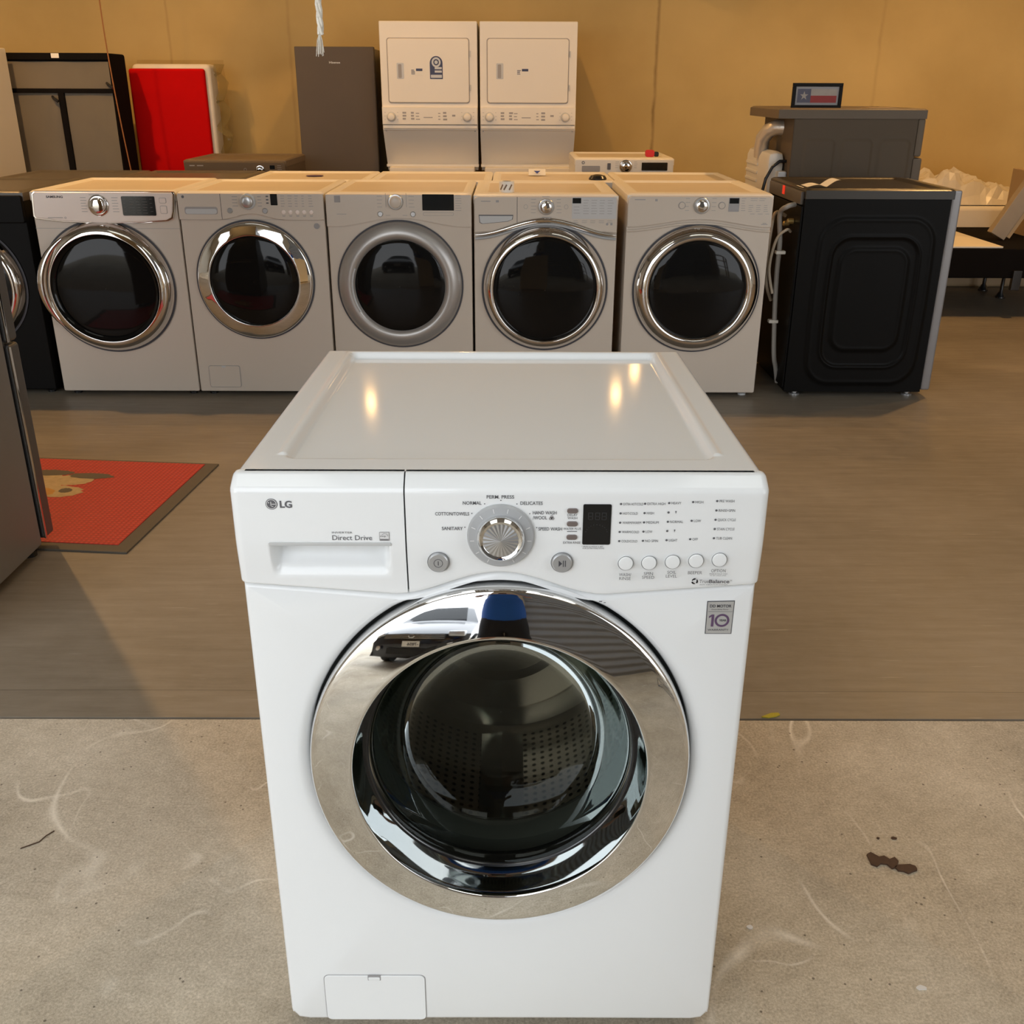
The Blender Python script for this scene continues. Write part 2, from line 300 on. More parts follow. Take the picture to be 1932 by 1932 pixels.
class MB:
    def __init__(s): s.bm = bmesh.new(); s.uv = None
    def box(s, x0, x1, y0, y1, z0, z1, bev=0., seg=2, rot=None, edges=None):
        b = bmesh.new(); bmesh.ops.create_cube(b, size=1)
        for v in b.verts: v.co = Vector(((x0+x1)/2+v.co.x*(x1-x0), (y0+y1)/2+v.co.y*(y1-y0), (z0+z1)/2+v.co.z*(z1-z0)))
        if bev: bmesh.ops.bevel(b, geom=[e for e in b.edges if not edges or edges(e)], offset=bev, segments=seg, profile=.5, affect='EDGES')
        if rot: b.transform(rot)
        s.add(b); return s
    def add(s, b):
        me = bpy.data.meshes.new('tmp'); b.to_mesh(me); b.free(); s.bm.from_mesh(me); bpy.data.meshes.remove(me)
    def geo(s, vs, fs):
        v = [s.bm.verts.new(p) for p in vs]
        for f in fs:
            try: s.bm.faces.new([v[i] for i in f])
            except ValueError: pass
        return v
    def lathe(s, prof, cx=0., cz=0., n=64, sx=1., sz=1., cap=(0, 0), uv=None):   # around Y
        vs = []; fs = []
        for (r, y) in prof:
            for i in range(n):
                a = 2*PI*i/n; vs.append((cx+r*math.sin(a)*sx, y, cz+r*math.cos(a)*sz))
        m = len(prof)
        for j in range(m-1):
            for i in range(n): k = (i+1) % n; fs.append((j*n+i, j*n+k, (j+1)*n+k, (j+1)*n+i))
        if cap[0]: fs.append(tuple(range(n)))
        if cap[1]: fs.append(tuple((m-1)*n+i for i in range(n)))
        s.geo(vs, fs); return s
    def lathez(s, prof, cx=0., cy=0., z0=0., n=24, cap=(1, 1)):
        vs = []; fs = []
        for (r, z) in prof:
            for i in range(n): a = 2*PI*i/n; vs.append((cx+r*math.cos(a), cy+r*math.sin(a), z0+z))
        for j in range(len(prof)-1):
            for i in range(n): k = (i+1) % n; fs.append((j*n+i, j*n+k, (j+1)*n+k, (j+1)*n+i))
        if cap[0]: fs.append(tuple(range(n)))
        if cap[1]: fs.append(tuple((len(prof)-1)*n+i for i in range(n)))
        s.geo(vs, fs); return s
    def plate(s, poly, y0, y1, bev=0., seg=2):   # polygon in x,z extruded from y0 (front) to y1
        b = bmesh.new(); vs = [b.verts.new((x, y0, z)) for x, z in poly]; f = b.faces.new(vs)
        r = bmesh.ops.extrude_face_region(b, geom=[f]); 
        for v in r['geom']:
            if isinstance(v, bmesh.types.BMVert): v.co.y = y1
        if bev:
            ed = [e for e in b.edges if abs(e.verts[0].co.y-y0) < 1e-6 and abs(e.verts[1].co.y-y0) < 1e-6]
            bmesh.ops.bevel(b, geom=ed, offset=bev, segments=seg, profile=.5, affect='EDGES')
        s.add(b); return s
    def rrect(s, x0, x1, z0, z1, r, y0, y1, bev=0., n=5):
        s.plate(rr_poly(x0, x1, z0, z1, r, n), y0, y1, bev); return s
    def tube(s, pts, r, n=10, closed=False):
        pts = [Vector(p) for p in pts]; m = len(pts); vs = []; fs = []; up = None
        for i, p in enumerate(pts):
            d = (pts[min(i+1, m-1)]-pts[max(i-1, 0)])
            if closed: d = pts[(i+1) % m]-pts[(i-1) % m]
            d.normalize()
            if up is None: up = Vector((0, 0, 1)) if abs(d.z) < .9 else Vector((1, 0, 0))
            u = d.cross(up).normalized(); up = u.cross(d).normalized()
            rr = r[i] if isinstance(r, (list, tuple)) else r
            for k in range(n): a = 2*PI*k/n; vs.append(p+(u*math.cos(a)+up*math.sin(a))*rr)
        for i in range(m if closed else m-1):
            for k in range(n): q = (k+1) % n; j = (i+1) % m; fs.append((i*n+k, i*n+q, j*n+q, j*n+k))
        if not closed: fs.append(tuple(range(n))); fs.append(tuple((m-1)*n+k for k in range(n)))
        s.geo(vs, fs); return s
    def text(s, t, x, z, h, y=-.0005, w=None, al='L', bold=.0, tilt=0.):
        vs, fs, x0, x1, y0 = text_geo(t, bold); k = h/.70; kx = k if w is None else w/(x1-x0)
        off = {'L': 0, 'C': -(x1-x0)*kx/2, 'R': -(x1-x0)*kx}[al]
        s.geo([(x+off+(v.x-x0)*kx, y, z+v.y*k) for v in vs], fs); return s
    def bar(s, x, z, w, h, y=-.0005): s.geo([(x, y, z), (x+w, y, z), (x+w, y, z+h), (x, y, z+h)], [(0, 1, 2, 3)]); return s
    def dot(s, x, z, r, y=-.0005, n=14, r2=None):
        if r2: 
            vs = [(x+q*math.sin(2*PI*i/n), y, z+q*math.cos(2*PI*i/n)) for q in (r, r2) for i in range(n)]
            s.geo(vs, [(i, (i+1) % n, n+(i+1) % n, n+i) for i in range(n)])
        else: s.geo([(x+r*math.sin(2*PI*i/n), y, z+r*math.cos(2*PI*i/n)) for i in range(n)], [tuple(range(n))])
        return s
    def height(s, x0, x1, nx, z0, z1, nz, fn):   # fn(x,z)->y or full point
        vs = []; fs = []
        for j in range(nz+1):
            for i in range(nx+1):
                x = x0+(x1-x0)*i/nx; z = z0+(z1-z0)*j/nz; q = fn(x, z); vs.append(q if isinstance(q, tuple) else (x, q, z))
        for j in range(nz):
            for i in range(nx): a = j*(nx+1)+i; fs.append((a, a+1, a+nx+2, a+nx+1))
        s.geo(vs, fs); return s
    def build(s, name, m, parent=None, ang=35, flat=False, merge=0., recalc=True):
        if merge: bmesh.ops.remove_doubles(s.bm, verts=s.bm.verts, dist=merge)
        if recalc: bmesh.ops.recalc_face_normals(s.bm, faces=s.bm.faces)
        me = bpy.data.meshes.new(name); s.bm.to_mesh(me); s.bm.free()
        me.materials.append(M[m] if isinstance(m, str) else m)
        if not flat:
            for p in me.polygons: p.use_smooth = True
            me.set_sharp_from_angle(angle=math.radians(ang))
        o = bpy.data.objects.new(name, me); COL.objects.link(o); o.parent = parent
        if not flat and len(me.polygons) < 1500: w = o.modifiers.new('normals', 'WEIGHTED_NORMAL'); w.keep_sharp = True
        return o

def rr_poly(x0, x1, z0, z1, r, n=5):
    P = []
    for cx, cz, a0 in ((x1-r, z1-r, 0), (x0+r, z1-r, 90), (x0+r, z0+r, 180), (x1-r, z0+r, 270)):
        for i in range(n+1): a = math.radians(a0+90*i/n); P.append((cx+r*math.cos(a), cz+r*math.sin(a)))
    return P
def tag(o, label, cat, group=None):
    o['label'] = label; o['category'] = cat
    if group: o['group'] = group
    return o
def thing(name, label, cat, loc=(0, 0, 0), rz=0., group=None):
    o = bpy.data.objects.new(name, None); o.empty_display_size = .1; COL.objects.link(o); o.location = loc; o.rotation_euler = (0, 0, rz)
    return tag(o, label, cat, group)
def struct(mb, name, m, **k): o = mb.build(name, m, **k); o['kind'] = 'structure'; return o

# ------------------------------------------------------------------ the building
BW = 7.5
struct(MB().box(-7.2, 8.2, .893, BW+.1, -.12, 0), 'floor', 'floor_in', flat=True)
struct(MB().box(-7.2, 8.2, -14, .884, -.12, 0), 'floor', 'floor_out', flat=True)
struct(MB().box(-7.2, 8.2, .884, .893, -.12, -.006), 'trim_1', 'seam', flat=True)
struct(MB().box(-7.2, 8.2, BW, BW+.15, 0, 4.6), 'wall_back', 'wall', flat=True)
struct(MB().box(-7.35, -7.2, -2.85, BW, 0, 4.6), 'wall_left', 'side_wall', flat=True)
struct(MB().box(8.2, 8.35, -2.85, BW, 0, 4.6), 'wall_right', 'side_wall', flat=True)
cl = MB()
for a in ((-7.2, SKL[0][0], -2.85, BW), (SKL[0][1], SKL[1][0], -2.85, BW), (SKL[1][1], 8.2, -2.85, BW)): cl.box(a[0], a[1], a[2], a[3], 4.6, 4.75)
for a in SKL: cl.box(a[0], a[1], -2.85, a[2], 4.6, 4.75); cl.box(a[0], a[1], a[3], BW, 4.6, 4.75)
struct(cl, 'ceiling', 'ceiling', flat=True)
for i, a in enumerate(SKL):
    w = struct(MB().box(a[0], a[1], a[2], a[3], 4.66, 4.67), 'window_%d' % (i+1), 'film', flat=True)
    k = MB()
    for q in range(4): yy = a[2]+(a[3]-a[2])*q/3; k.box(a[0], a[1], yy-.02, yy+.02, 4.62, 4.66)
    k.build('window_frame', 'steel_beam', w, flat=True)
wf = MB()
for a in ((-7.2, -6.2, 0, 4.6), (-6.2, -.2, 3.7, 4.6), (-.2, .3, 0, 4.6), (.3, 2.6, 3.7, 4.6), (2.6, 3.0, 0, 4.6), (3.0, 7.2, 3.7, 4.6), (7.2, 8.2, 0, 4.6)): wf.box(a[0], a[1], -2.85, -2.7, a[2], a[3])
struct(wf, 'wall_front', 'side_wall', flat=True)
struct(MB().box(.3, 2.6, -2.82, -2.76, 0, 3.7), 'door_1', 'roller', flat=True)
for y in (.3, 2.2, 4.1, 6.0):
    b = MB(); b.box(-7.2, 8.2, y-.05, y+.05, 4.25, 4.30); b.box(-7.2, 8.2, y-.05, y+.05, 4.55, 4.6); b.box(-7.2, 8.2, y-.01, y+.01, 4.30, 4.55)
    struct(b, 'trim_2', 'steel_beam', flat=True)

# lamps hung from the ceiling: lamp light inside each builder
for i, (x, y, z, w, spot) in enumerate(LAMPS):
    where = ['over the left end of the machine rows', 'near the left wall', 'over the sideways dryers on the right', 'near the right wall', 'over the middle of the second row', 'in front of the red mattress', 'above the bed base by the wall',
             'in front of the laundry centers, right one', 'beside the right laundry center, close to the wall', 'in front of the laundry centers, left one'][i]
    t = thing('pendant_lamp', 'warm pendant lamp hanging ' + where, 'lamp', (x, y, z), group='warm ceiling lamps')
    sh = MB().lathez([(.03, .16), (.05, .14), (.11, .06), (.14, .0), (.135, .0), (.10, .06), (.03, .13)], cap=(1, 1)) if False else None
    s_ = MB(); s_.lathez([(.010, .172), (.06, .16), (.145, .05), (.165, .0), (.160, .0), (.14, .05), (.055, .15), (.009, .155)], cap=(1, 1)); s_.build('lamp_shade', 'steel_beam', t)
    MB().tube([(0, 0, .155), (0, 0, 4.6-z)], .008).build('rod', 'steel_beam', t)
    b_ = MB(); b_.lathez([(.012, .145), (.02, .14), (.022, .152), (.010, .155)]); b_.build('lamp_socket', 'bulb', t)
    l = bpy.data.lights.new('lamp_light', 'SPOT' if spot else 'POINT'); l.energy = w*(3 if spot else 1); l.color = WARM; l.shadow_soft_size = .035 if spot else .05
    lo = bpy.data.objects.new('lamp_light', l); COL.objects.link(lo); lo.parent = t; lo.location = (0, 0, -.02 if spot else .085)
    if spot:
        l.spot_size = math.radians(130); l.spot_blend = .5
        lo.rotation_euler = (Vector((x*.6, 1.5, .5))-Vector((x, y, z))).to_track_quat('-Z', 'Y').to_euler()

# ------------------------------------------------------------------ the hero washer
CZ = .5375; SZ = 1.06
def seam(x):
    a = abs(x)
    arch = .813+.034*(math.cos(PI*min(a, .14)/.14)+1)/2
    line = .813+.016*max(0, a-.14)/.197
    return arch if a < .14 else line
def hero_washer():
    T = thing('front_load_washer', 'white front-loading washer with big chrome-ringed door standing alone on concrete in front', 'washing machine')
    hw = .343
    # side panels, back and bottom of the cabinet
    c = MB(); hs = hw-.0006; c.box(-hs, -hs+.006, .0105, .655, .03, .955); c.box(hs-.006, hs, .0105, .655, .03, .955)
    c.box(-hw, hw, .65, .656, .03, .955); c.box(-hw, hw, .03, .655, .024, .03); c.build('cabinet', 'enamel', T)
    # front panel with dished round opening
    cz, N = CZ, 240
    def bpt(a):
        dx, dz = math.sin(a), math.cos(a)
        lo, hi = 0., 1.2
        def inside(x, z):
            if abs(x) > hw or z < .022 or z > seam(x)-.0015: return False
            r = .022
            if abs(x) > hw-r and z < .022+r: return (abs(x)-(hw-r))**2+(z-.022-r)**2 < r*r
            return True
        for _ in range(34):
            m = (lo+hi)/2
            if inside(dx*m, cz+dz*m): lo = m
            else: hi = m
        return Vector((dx*lo, 0, cz+dz*lo))
    angs = sorted([2*PI*i/N for i in range(N)]+[math.atan2(sx*(hw), z-cz) % (2*PI) for sx in (-1, 1) for z in (.0445, .8275)])
    rings = []
    B = [bpt(a) for a in angs]
    def rim(r, y): return [Vector((r*math.sin(a), y, cz+SZ*r*math.cos(a))) for a in angs]
    def inset(d, y):
        out = []
        for p, a in zip(B, angs):
            q = p.copy(); dist = math.hypot(q.x, q.z-cz); q.x -= math.sin(a)*d*1.1; q.z -= math.cos(a)*d*1.1; q.y = y; out.append(q)
        return out
    def lip(k, y):
        out = []
        for p, a in zip(B, angs):
            r = .2765; e = Vector((r*math.sin(a), y, cz+SZ*r*math.cos(a))); d = (Vector((p.x, 0, p.z))-Vector((e.x, 0, e.z))).length
            wd = min(.016, max(.003, (d-.009)*.6)); out.append(Vector((e.x+math.sin(a)*wd*k, y, e.z+math.cos(a)*wd*k)))
        return out
    rings = [inset(0, .0125), inset(0, .011), inset(.0015, .005), inset(.005, .0012), inset(.009, 0), lip(1, 0), lip(.7, .0007), lip(.4, .0028), lip(.15, .007), lip(0, .013), rim(.2765, .040), rim(.262, .055)]
    n = len(angs); vs = [p for r in rings for p in r]
    fs = [(j*n+i, j*n+(i+1) % n, (j+1)*n+(i+1) % n, (j+1)*n+i) for j in range(len(rings)-1) for i in range(n)]
    f = MB(); f.geo(vs, fs); f.build('front_panel', 'enamel', T, ang=60)
    # lid with recessed panel
    def lidz(x, y):
        wx = .343-.010*(y/.66); u = x/.345*wx
        e = min(wx-abs(u), .662-y); z = .983-.011*(1-min(1, e/.012))**2.2
        d = min(.290-abs(x), y-.060, .632-y)
        cxx, cyy = abs(x)-(.290-.016), max(y-(.632-.016), (.060+.016)-y)
        if cxx > 0 and cyy > 0: d = .016-math.hypot(cxx, cyy)
        z -= .0085*sm(0, .009, d)
        br = min(.303-abs(x), .645-y, y-.02); ring = sm(0, .006, br)*(1-sm(.011, .015, br)) if y > .075 else 0
        return (u, y, z+.0022*ring)
    l = MB(); l.height(-.345, .345, 230, .012, .662, 220, lidz)
    l.box(-.342, .342, .03, .655, .955, .970, .004, edges=lambda e: False) if False else None
    for sx in (-1, 1): l.geo([(sx*.343, .012, .973), (sx*.333, .662, .973), (sx*.333, .662, .950), (sx*.343, .012, .950)], [(0, 1, 2, 3)])
    l.geo([(-.333, .662, .973), (.333, .662, .973), (.333, .662, .95), (-.333, .662, .95)], [(0, 1, 2, 3)])
    l.build('top_panel', 'enamel', T, ang=60)
    # fascia: drawer and control panel
    def yf(x, z):
        y = -.005-.007*sm(.815, .90, z)
        a = abs(x)
        if a > .333: y += .012-math.sqrt(max(0, .012**2-(a-.333)**2))
        return y
    TOPP = [(.962, 0), (.9665, .0012), (.970, .004), (.976, .0105), (.981, .0165), (.983, .020), (.983, .030)]
    def fascia(x0, x1, nx, nz, pocket, name):
        mb = MB(); cols = [x0+(x1-x0)*i/nx for i in range(nx+1)]
        if name == 'detergent_drawer': cols = [-.345, -.3446, -.343, -.3405, -.337]+[c_ for c_ in cols if c_ > -.334]
        else: cols = [c_ for c_ in cols if c_ < .334]+[.337, .3405, .343, .3446, .345]
        rows = []
        for x in cols:
            s0 = seam(x)+.0012; r = [(x, .022, s0), (x, yf(x, s0)+.003, s0), (x, yf(x, s0)+.0006, s0+.0008)]
            for j in range(nz+1):
                z = s0+.002+(.962-s0-.002)*j/nz; r.append((x, yf(x, z)+pocket(x, z), z))
            cr = max(0, abs(x)-.333); dz = .011*(1-math.sqrt(max(0, 1-(cr/.0121)**2)))
            for z, dy in TOPP[1:]: r.append((x, yf(x, .962)+dy, z-dz*(z-.962)/.021))
            rows.append(r)
        for idx in (0, -1):   # return walls at the ends
            e = [(p[0], .022, p[2]) for p in rows[idx]]
            rows.insert(0, e) if idx == 0 else rows.append(e)
        m = len(rows[0]); vs = [p for r in rows for p in r]
        mb.geo(vs, [(i*m+j, (i+1)*m+j, (i+1)*m+j+1, i*m+j+1) for i in range(len(rows)-1) for j in range(m-1)])
        return mb.build(name, 'enamel', T, ang=50)
    def pocket(x, z):
        X0, X1, Z0, Z1 = -.300, -.141, .838, .8925
        fx = sm(0, .012, x-X0)*sm(0, .012, X1-x); ft = sm(0, .004, Z1-z); fb = sm(0, .046, z-Z0)
        return .030*fx*ft*fb
    dr = fascia(-.345, -.1225, 120, 90, pocket, 'detergent_drawer')
    h = MB(); h.plate(rr_poly(-.300, -.1405, .8885, .8935, .0022, 4), -.0135, -.004, .001); h.build('handle_lip', 'lip', dr)
    cp = fascia(-.1205, .345, 120, 30, lambda x, z: 0, 'control_panel')
    Y = -.0127
    # brand mark
    b = MB(); b.dot(-.2910, .9470, .0075, Y, 28); b.build('brand_emblem', 'ink', dr)
    b = MB(); b.dot(-.2910, .9470, .0066, Y-.0003, 28, .0058); b.bar(-.2920, .9435, .0009, .0070, Y-.0003); b.bar(-.2920, .9435, .0032, .0009, Y-.0003)
    b.bar(-.2905, .9465, .0048, .0009, Y-.0003); b.dot(-.2945, .9490, .0008, Y-.0003, 8); b.build('brand_emblem_lines', 'white_ink', dr)
    b = MB(); b.text('LG', -.2805, .9422, .0092, Y, .0155, bold=.03); b.build('brand_logo', 'ink', dr)
    b = MB(); b.text('INVERTER', -.2165, .9062, .0026, Y, .0265); b.text('Direct Drive', -.2165, .8968, .0070, Y, .0515); b.build('drive_lettering', 'ink', dr)
    b = MB(); b.plate(rr_poly(-.1555, -.1425, .8960, .9085, .0008, 2), Y-.0002, Y+.001)
    b.build('efficiency_badge', 'ink_soft', dr)
    b = MB(); b.plate(rr_poly(-.1548, -.1432, .8990, .9078, .0006, 2), Y-.0005, Y); b.build('badge_face', 'white_ink', dr)
    b = MB(); b.text('energy', -.1545, .9020, .0022, Y-.0008, .0075); b.bar(-.1542, .8972, .010, .0008, Y-.0008); b.tube([(-.1525, Y-.001, .9045), (-.149, Y-.001, .9068), (-.1455, Y-.001, .9058), (-.1445, Y-.001, .9030)], .0002, 4); b.build('badge_lettering', 'ink', dr)
    # cycle names
    c_ = MB()
    for s_, x, z, w, al in (('SANITARY', -.0745, .9115, .0270, 'L'), ('COTTON/TOWELS', -.0825, .9320, .0435, 'L'), ('NORMAL', -.0470, .9470, .0240, 'L'), ('PERM. PRESS', -.0165, .9555, .0350, 'L'),
                            ('DELICATES', .0265, .9470, .0285, 'L'), ('HAND WASH', .0425, .9338, .0305, 'L'), ('/WOOL', .0425, .9268, .0185, 'L'), ('SPEED WASH', .0500, .9112, .0305, 'L')):
        c_.text(s_, x, z, .0046, Y, w, al, bold=.012)
    for i in range(7):
        a = math.radians(-77+i*25.7); c_.dot(.0015+.0475*math.sin(a), .9045+.0485*math.cos(a), .0008, Y, 8)
    c_.text('DELAY', .0935, .9315, .0033, Y, .0130, 'C'); c_.text('WASH', .0935, .9272, .0033, Y, .0125, 'C')
    c_.text('WATER PLUS', .0935, .9122, .0031, Y, .0225, 'C'); c_.bar(.0870, .9095, .013, .0009, Y); c_.text('EXTRA RINSE', .0935, .8925, .0033, Y, .0225, 'C')
    c_.text('* PRESS & HOLD 3 SEC', .1065, .8875, .0019, Y, .0280); c_.text('FOR EXTRA FUNCTIONS', .1080, .8850, .0019, Y, .0280)
    for s_, x, z, w in (('WASH/', .1650, .8458, .0160), ('RINSE', .1650, .8402, .0150), ('SPIN', .1955, .8475, .0120), ('SPEED', .1955, .8420, .0160), ('SOIL', .2260, .8495, .0115), ('LEVEL', .2260, .8440, .0145),
                        ('BEEPER', .2567, .8490, .0185), ('OPTION', .2872, .8520, .0190)): c_.text(s_, x, z, .0044, Y, w, 'C')
    c_.text('PRESS & HOLD 3 SEC', .2878, .8487, .0017, Y, .0240, 'C'); c_.text('TO SET CHILD LOCK', .2872, .8462, .0017, Y, .0220, 'C')
    c_.build('cycle_lettering', 'ink', cp)
    w_ = MB()
    for a in (90, 210, 330): w_.dot(.0668+.0017*math.cos(math.radians(a)), .9288+.0017*math.sin(math.radians(a)), .0021, Y-.0001, 12)
    w_.build('wool_mark', 'ink_soft', cp)
    g = MB(); x5 = [.1550, .1857, .2163, .2468, .2774]; zt = [.9485, .9490, .9500, .9515, .9530]
    labs = [['EXTRA HOT/COLD', 'HOT/COLD', 'WARM/WARM', 'WARM/COLD', 'COLD/COLD'], ['EXTRA HIGH', 'HIGH', 'MEDIUM', 'LOW', 'NO SPIN'], ['HEAVY', '|', 'NORMAL', '|', 'LIGHT'], ['HIGH', None, 'LOW', None, 'OFF'],
            ['PRE WASH', 'RINSE+SPIN', 'QUICK CYCLE', 'STAIN CYCLE', 'TUB CLEAN']]
    wd = [[.0255, .0190, .0240, .0220, .0205], [.0230, .0090, .0160, .0085, .0165], [.0125, .001, .0165, .001, .0110], [.0100, 0, .0090, 0, .0070], [.0190, .0210, .0230, .0225, .0205]]
    for c in range(5):
        for r in range(5):
            s_ = labs[c][r]
            if s_ is None: continue
            z = zt[c]-.0130*r; x = x5[c]; g.dot(x, z, .00155, Y, 10)
            if s_ == '|': g.geo([(x+.0085, Y, z+.002), (x+.0105, Y, z+.002), (x+.0095, Y, z-.002)], [(0, 1, 2)])
            else: g.text(s_, x+.0030, z-.0018, .0035, Y, wd[c][r])
    g.build('option_lettering', 'ink', cp)
    # TrueBalance mark
    b = MB(); b.text('True', .2640, .8345, .0050, Y+.003, .0125); b.text('Balance', .2768, .8345, .0050, Y+.003, .0270, bold=.025); b.text('TM', .3042, .8375, .0018, Y+.003, .0028)
    b.text('ANTI VIBRATION SYSTEM', .2645, .8312, .0015, Y+.003, .0370)
    for a in (90, 210, 330):
        for q in range(6):
            t0 = math.radians(a+q*13); r_ = .0034; b.dot(.2578+r_*math.cos(t0), .8370+r_*math.sin(t0), .0013-.0001*q, Y+.003, 8)
    b.build('balance_lettering', 'ink', cp)
    # dial
    d = MB(); d.lathe([(.0435, Y+.004), (.0435, Y-.003), (.0415, Y-.0055), (.033, Y-.0075), (.0305, Y-.0070)], .0015, .9045, 72, cap=(0, 1)); d = d.build('selector_dial', 'grey_plastic', cp)
    k = MB()
    for i in range(12):
        a = math.radians(-154+28*i); s_, co = math.sin(a), math.cos(a); p0 = Vector((.0015+s_*.0345, Y-.0078, .9045+co*.0345)); p1 = Vector((.0015+s_*.0400, Y-.0064, .9045+co*.0400)); nn = Vector((co, 0, -s_))*.0005
        k.geo([p0-nn, p0+nn, p1+nn, p1-nn], [(0, 1, 2, 3)])
    k.build('dial_tick_marks', 'white_ink', d)
    k = MB(); k.lathe([(.0312, Y-.007), (.0310, Y-.013), (.0295, Y-.0165), (.0265, Y-.0195), (.0235, Y-.0185), (.0225, Y-.0175)], .0015, .9045, 72); k.build('chrome_knob', 'chrome', d)
    k = MB(); vs = [(.0015, Y-.0200, .9045)]; n = 48
    for i in range(n): a = 2*PI*i/n; vs.append((.0015+.0228*math.sin(a), Y-.0176-(.0006 if i % 2 else 0), .9045+.0228*math.cos(a)))
    k.geo(vs, [(0, 1+i, 1+(i+1) % n) for i in range(n)]); k.build('spun_metal_cap', 'silver', d, flat=True)
    # display
    k = MB(); k.rrect(.1070, .1432, .8915, .9480, .0020, Y-.0008, Y+.003, .0004); dp = k.build('display', 'display', cp)
    k = MB()
    def seg7(x, z, w, h, mask):
        t = .0009
        R = {'a': (x, z+h, w, t), 'g': (x, z+h/2, w, t), 'd': (x, z, w, t), 'f': (x, z+h/2, t, h/2), 'e': (x, z, t, h/2), 'b': (x+w-t, z+h/2, t, h/2), 'c': (x+w-t, z, t, h/2)}
        for m_ in mask: q = R[m_]; k.bar(q[0], q[1], q[2], q[3], Y-.0010)
    seg7(.1135, .9265, .0062, .0095, 'abcdefg'); seg7(.1225, .9265, .0062, .0095, 'abcdefg'); seg7(.1310, .9265, .0062, .0095, 'abcdefg')
    for i in range(11): a = math.radians(-80+16*i); k.dot(.1250+.0140*math.sin(a), .9080+.0120*math.cos(a), .0007, Y-.0010, 6)
    k.build('display_segments', mat('unlit_segments', (.035, .035, .037), .4), dp)
    # buttons
    for (bx, bz) in ((-.0800, .8655), (.0815, .8655)):
        k = MB(); k.lathe([(.0142, Y+.003), (.0140, Y-.0006), (.0132, Y-.0006), (.0130, Y-.0025), (.0118, Y-.0035)], bx, bz, 40, cap=(0, 1)); k = k.build('power_button' if bx < 0 else 'start_button', 'button', cp)
        g = MB(); yb = Y-.0038
        if bx < 0: g.dot(bx, bz, .0060, yb, 28, .0053); g.bar(bx-.0005, bz-.0030, .0010, .0060, yb)
        else: g.geo([(bx-.0045, yb, bz-.0045), (bx-.0045, yb, bz+.0045), (bx+.0002, yb, bz)], [(0, 1, 2)]); g.bar(bx+.0010, bz-.0045, .0011, .0090, yb); g.bar(bx+.0037, bz-.0045, .0011, .0090, yb)
        g.build('button_symbol', 'ink_dark', k)
        g = MB(); g.dot(bx, bz, .0146, Y, 40, .0139); g.build('button_surround', 'ink', k)
    for bx, bz in ((.1650, .8645), (.1955, .8653), (.2262, .8668), (.2568, .8684), (.2872, .8700)):
        k = MB(); k.lathe([(.0096, Y+.003), (.0096, Y-.0008), (.0088, Y-.0022), (.0050, Y-.0030)], bx, bz, 32, cap=(0, 1)); k = k.build('option_button', 'enamel', cp)
        g = MB(); g.dot(bx, bz, .0103, Y, 36, .0096); g.build('button_surround', 'ink', k)
    for bz in (.9390, .9208, .9020):
        k = MB(); k.rrect(.0862, .1005, bz-.0034, bz+.0034, .0033, Y-.0018, Y+.002, .0008); k.build('pill_button', mat('brown_grey_button', (.25, .21, .20), .3, metal=.4), cp)
    # warranty sticker
    k = MB(); k.plate([(.2795, .7525), (.3155, .7525), (.3160, .8035), (.2790, .8025)], -.0006, .001); st = k.build('warranty_sticker', 'ink_dark', T)
    k = MB(); k.plate([(.2805, .7535), (.3145, .7535), (.3150, .8025), (.2800, .8015)], -.0009, .0); k.build('sticker_face', 'sticker_silver', st)
    k = MB(); ys = -.0012
    k.text('DD MOTOR', .2830, .7935, .0042, ys, .0290, bold=.02); k.text('Direct Drive Motor', .2855, .7895, .0019, ys, .0230); k.bar(.2815, .7868, .0325, .0004, ys)
    k.text('WARRANTY', .2825, .7575, .0030, ys, .0285); k.text('YEAR', .2975-.0005, .7722, .0030, ys, .0100, 'L', bold=.03); k.build('sticker_lettering', 'ink_dark', st)
    k = MB(); k.bar(.2865, .7640, .0035, .0185, ys); k.geo([(.2865, ys, .7825), (.2830, ys, .7800), (.2830, ys, .7770), (.2865, ys, .7795)], [(0, 1, 2, 3)]); k.dot(.3010, .7735, .0100, ys, 40, .0070); k.build('warranty_numeral', 'purple', st)
    # drain filter cover
    k = MB(); gx0, gx1, gz0, gz1 = -.2835, -.1215, .026, .1225
    k.plate(rr_poly(gx0-.001, gx1+.001, gz0-.001, gz1+.001, .009, 5), -.0004, .002); fc0 = k.build('filter_cover_gap', 'ink_soft', T)
    k = MB(); k.plate(rr_poly(gx0, gx1, gz0, gz1, .0085, 5), -.0022, .002, .0012); fc = k.build('filter_cover', 'enamel', T)
    k = MB(); k.plate(rr_poly(-.2130, -.1920, .1135, .1235, .001, 2), -.0026, .0, .0003); k.build('latch_recess', 'ink_soft', fc)
    k = MB(); k.plate(rr_poly(-.2120, -.1930, .1145, .1205, .002, 3), -.0038, .0, .0010); k.build('latch', 'enamel', fc)
    k = MB(); k.text('-', 0, 0, .001) if False else None
    k.bar(.1335, .8010, .004, .0012, -.0004); k.bar(.1395, .7995, .003, .0008, -.0004); k.build('scuff_mark', 'ink_dark', T)
    # gasket and drum
    k = MB(); k.lathe([(.2765, .036), (.262, .052), (.235, .060), (.222, .075), (.205, .080), (.195, .095), (.192, .11), (.200, .125)], 0, CZ, 96, sz=1.02); k.build('door_gasket', 'rubber', T)
    k = MB(); me = []; n = 96
    prof = [(.196, .105), (.205, .112), (.235, .122), (.243, .135), (.243, .20), (.243, .27), (.243, .34), (.243, .40), (.235, .42), (.20, .425), (.19, .415), (.13, .415), (.12, .43), (.05, .435), (.01, .43)]
    uvl = k.bm.loops.layers.uv.new('UVMap'); V = []; run = [0.]
    for j in range(1, len(prof)): run.append(run[-1]+math.dist(prof[j], prof[j-1]))
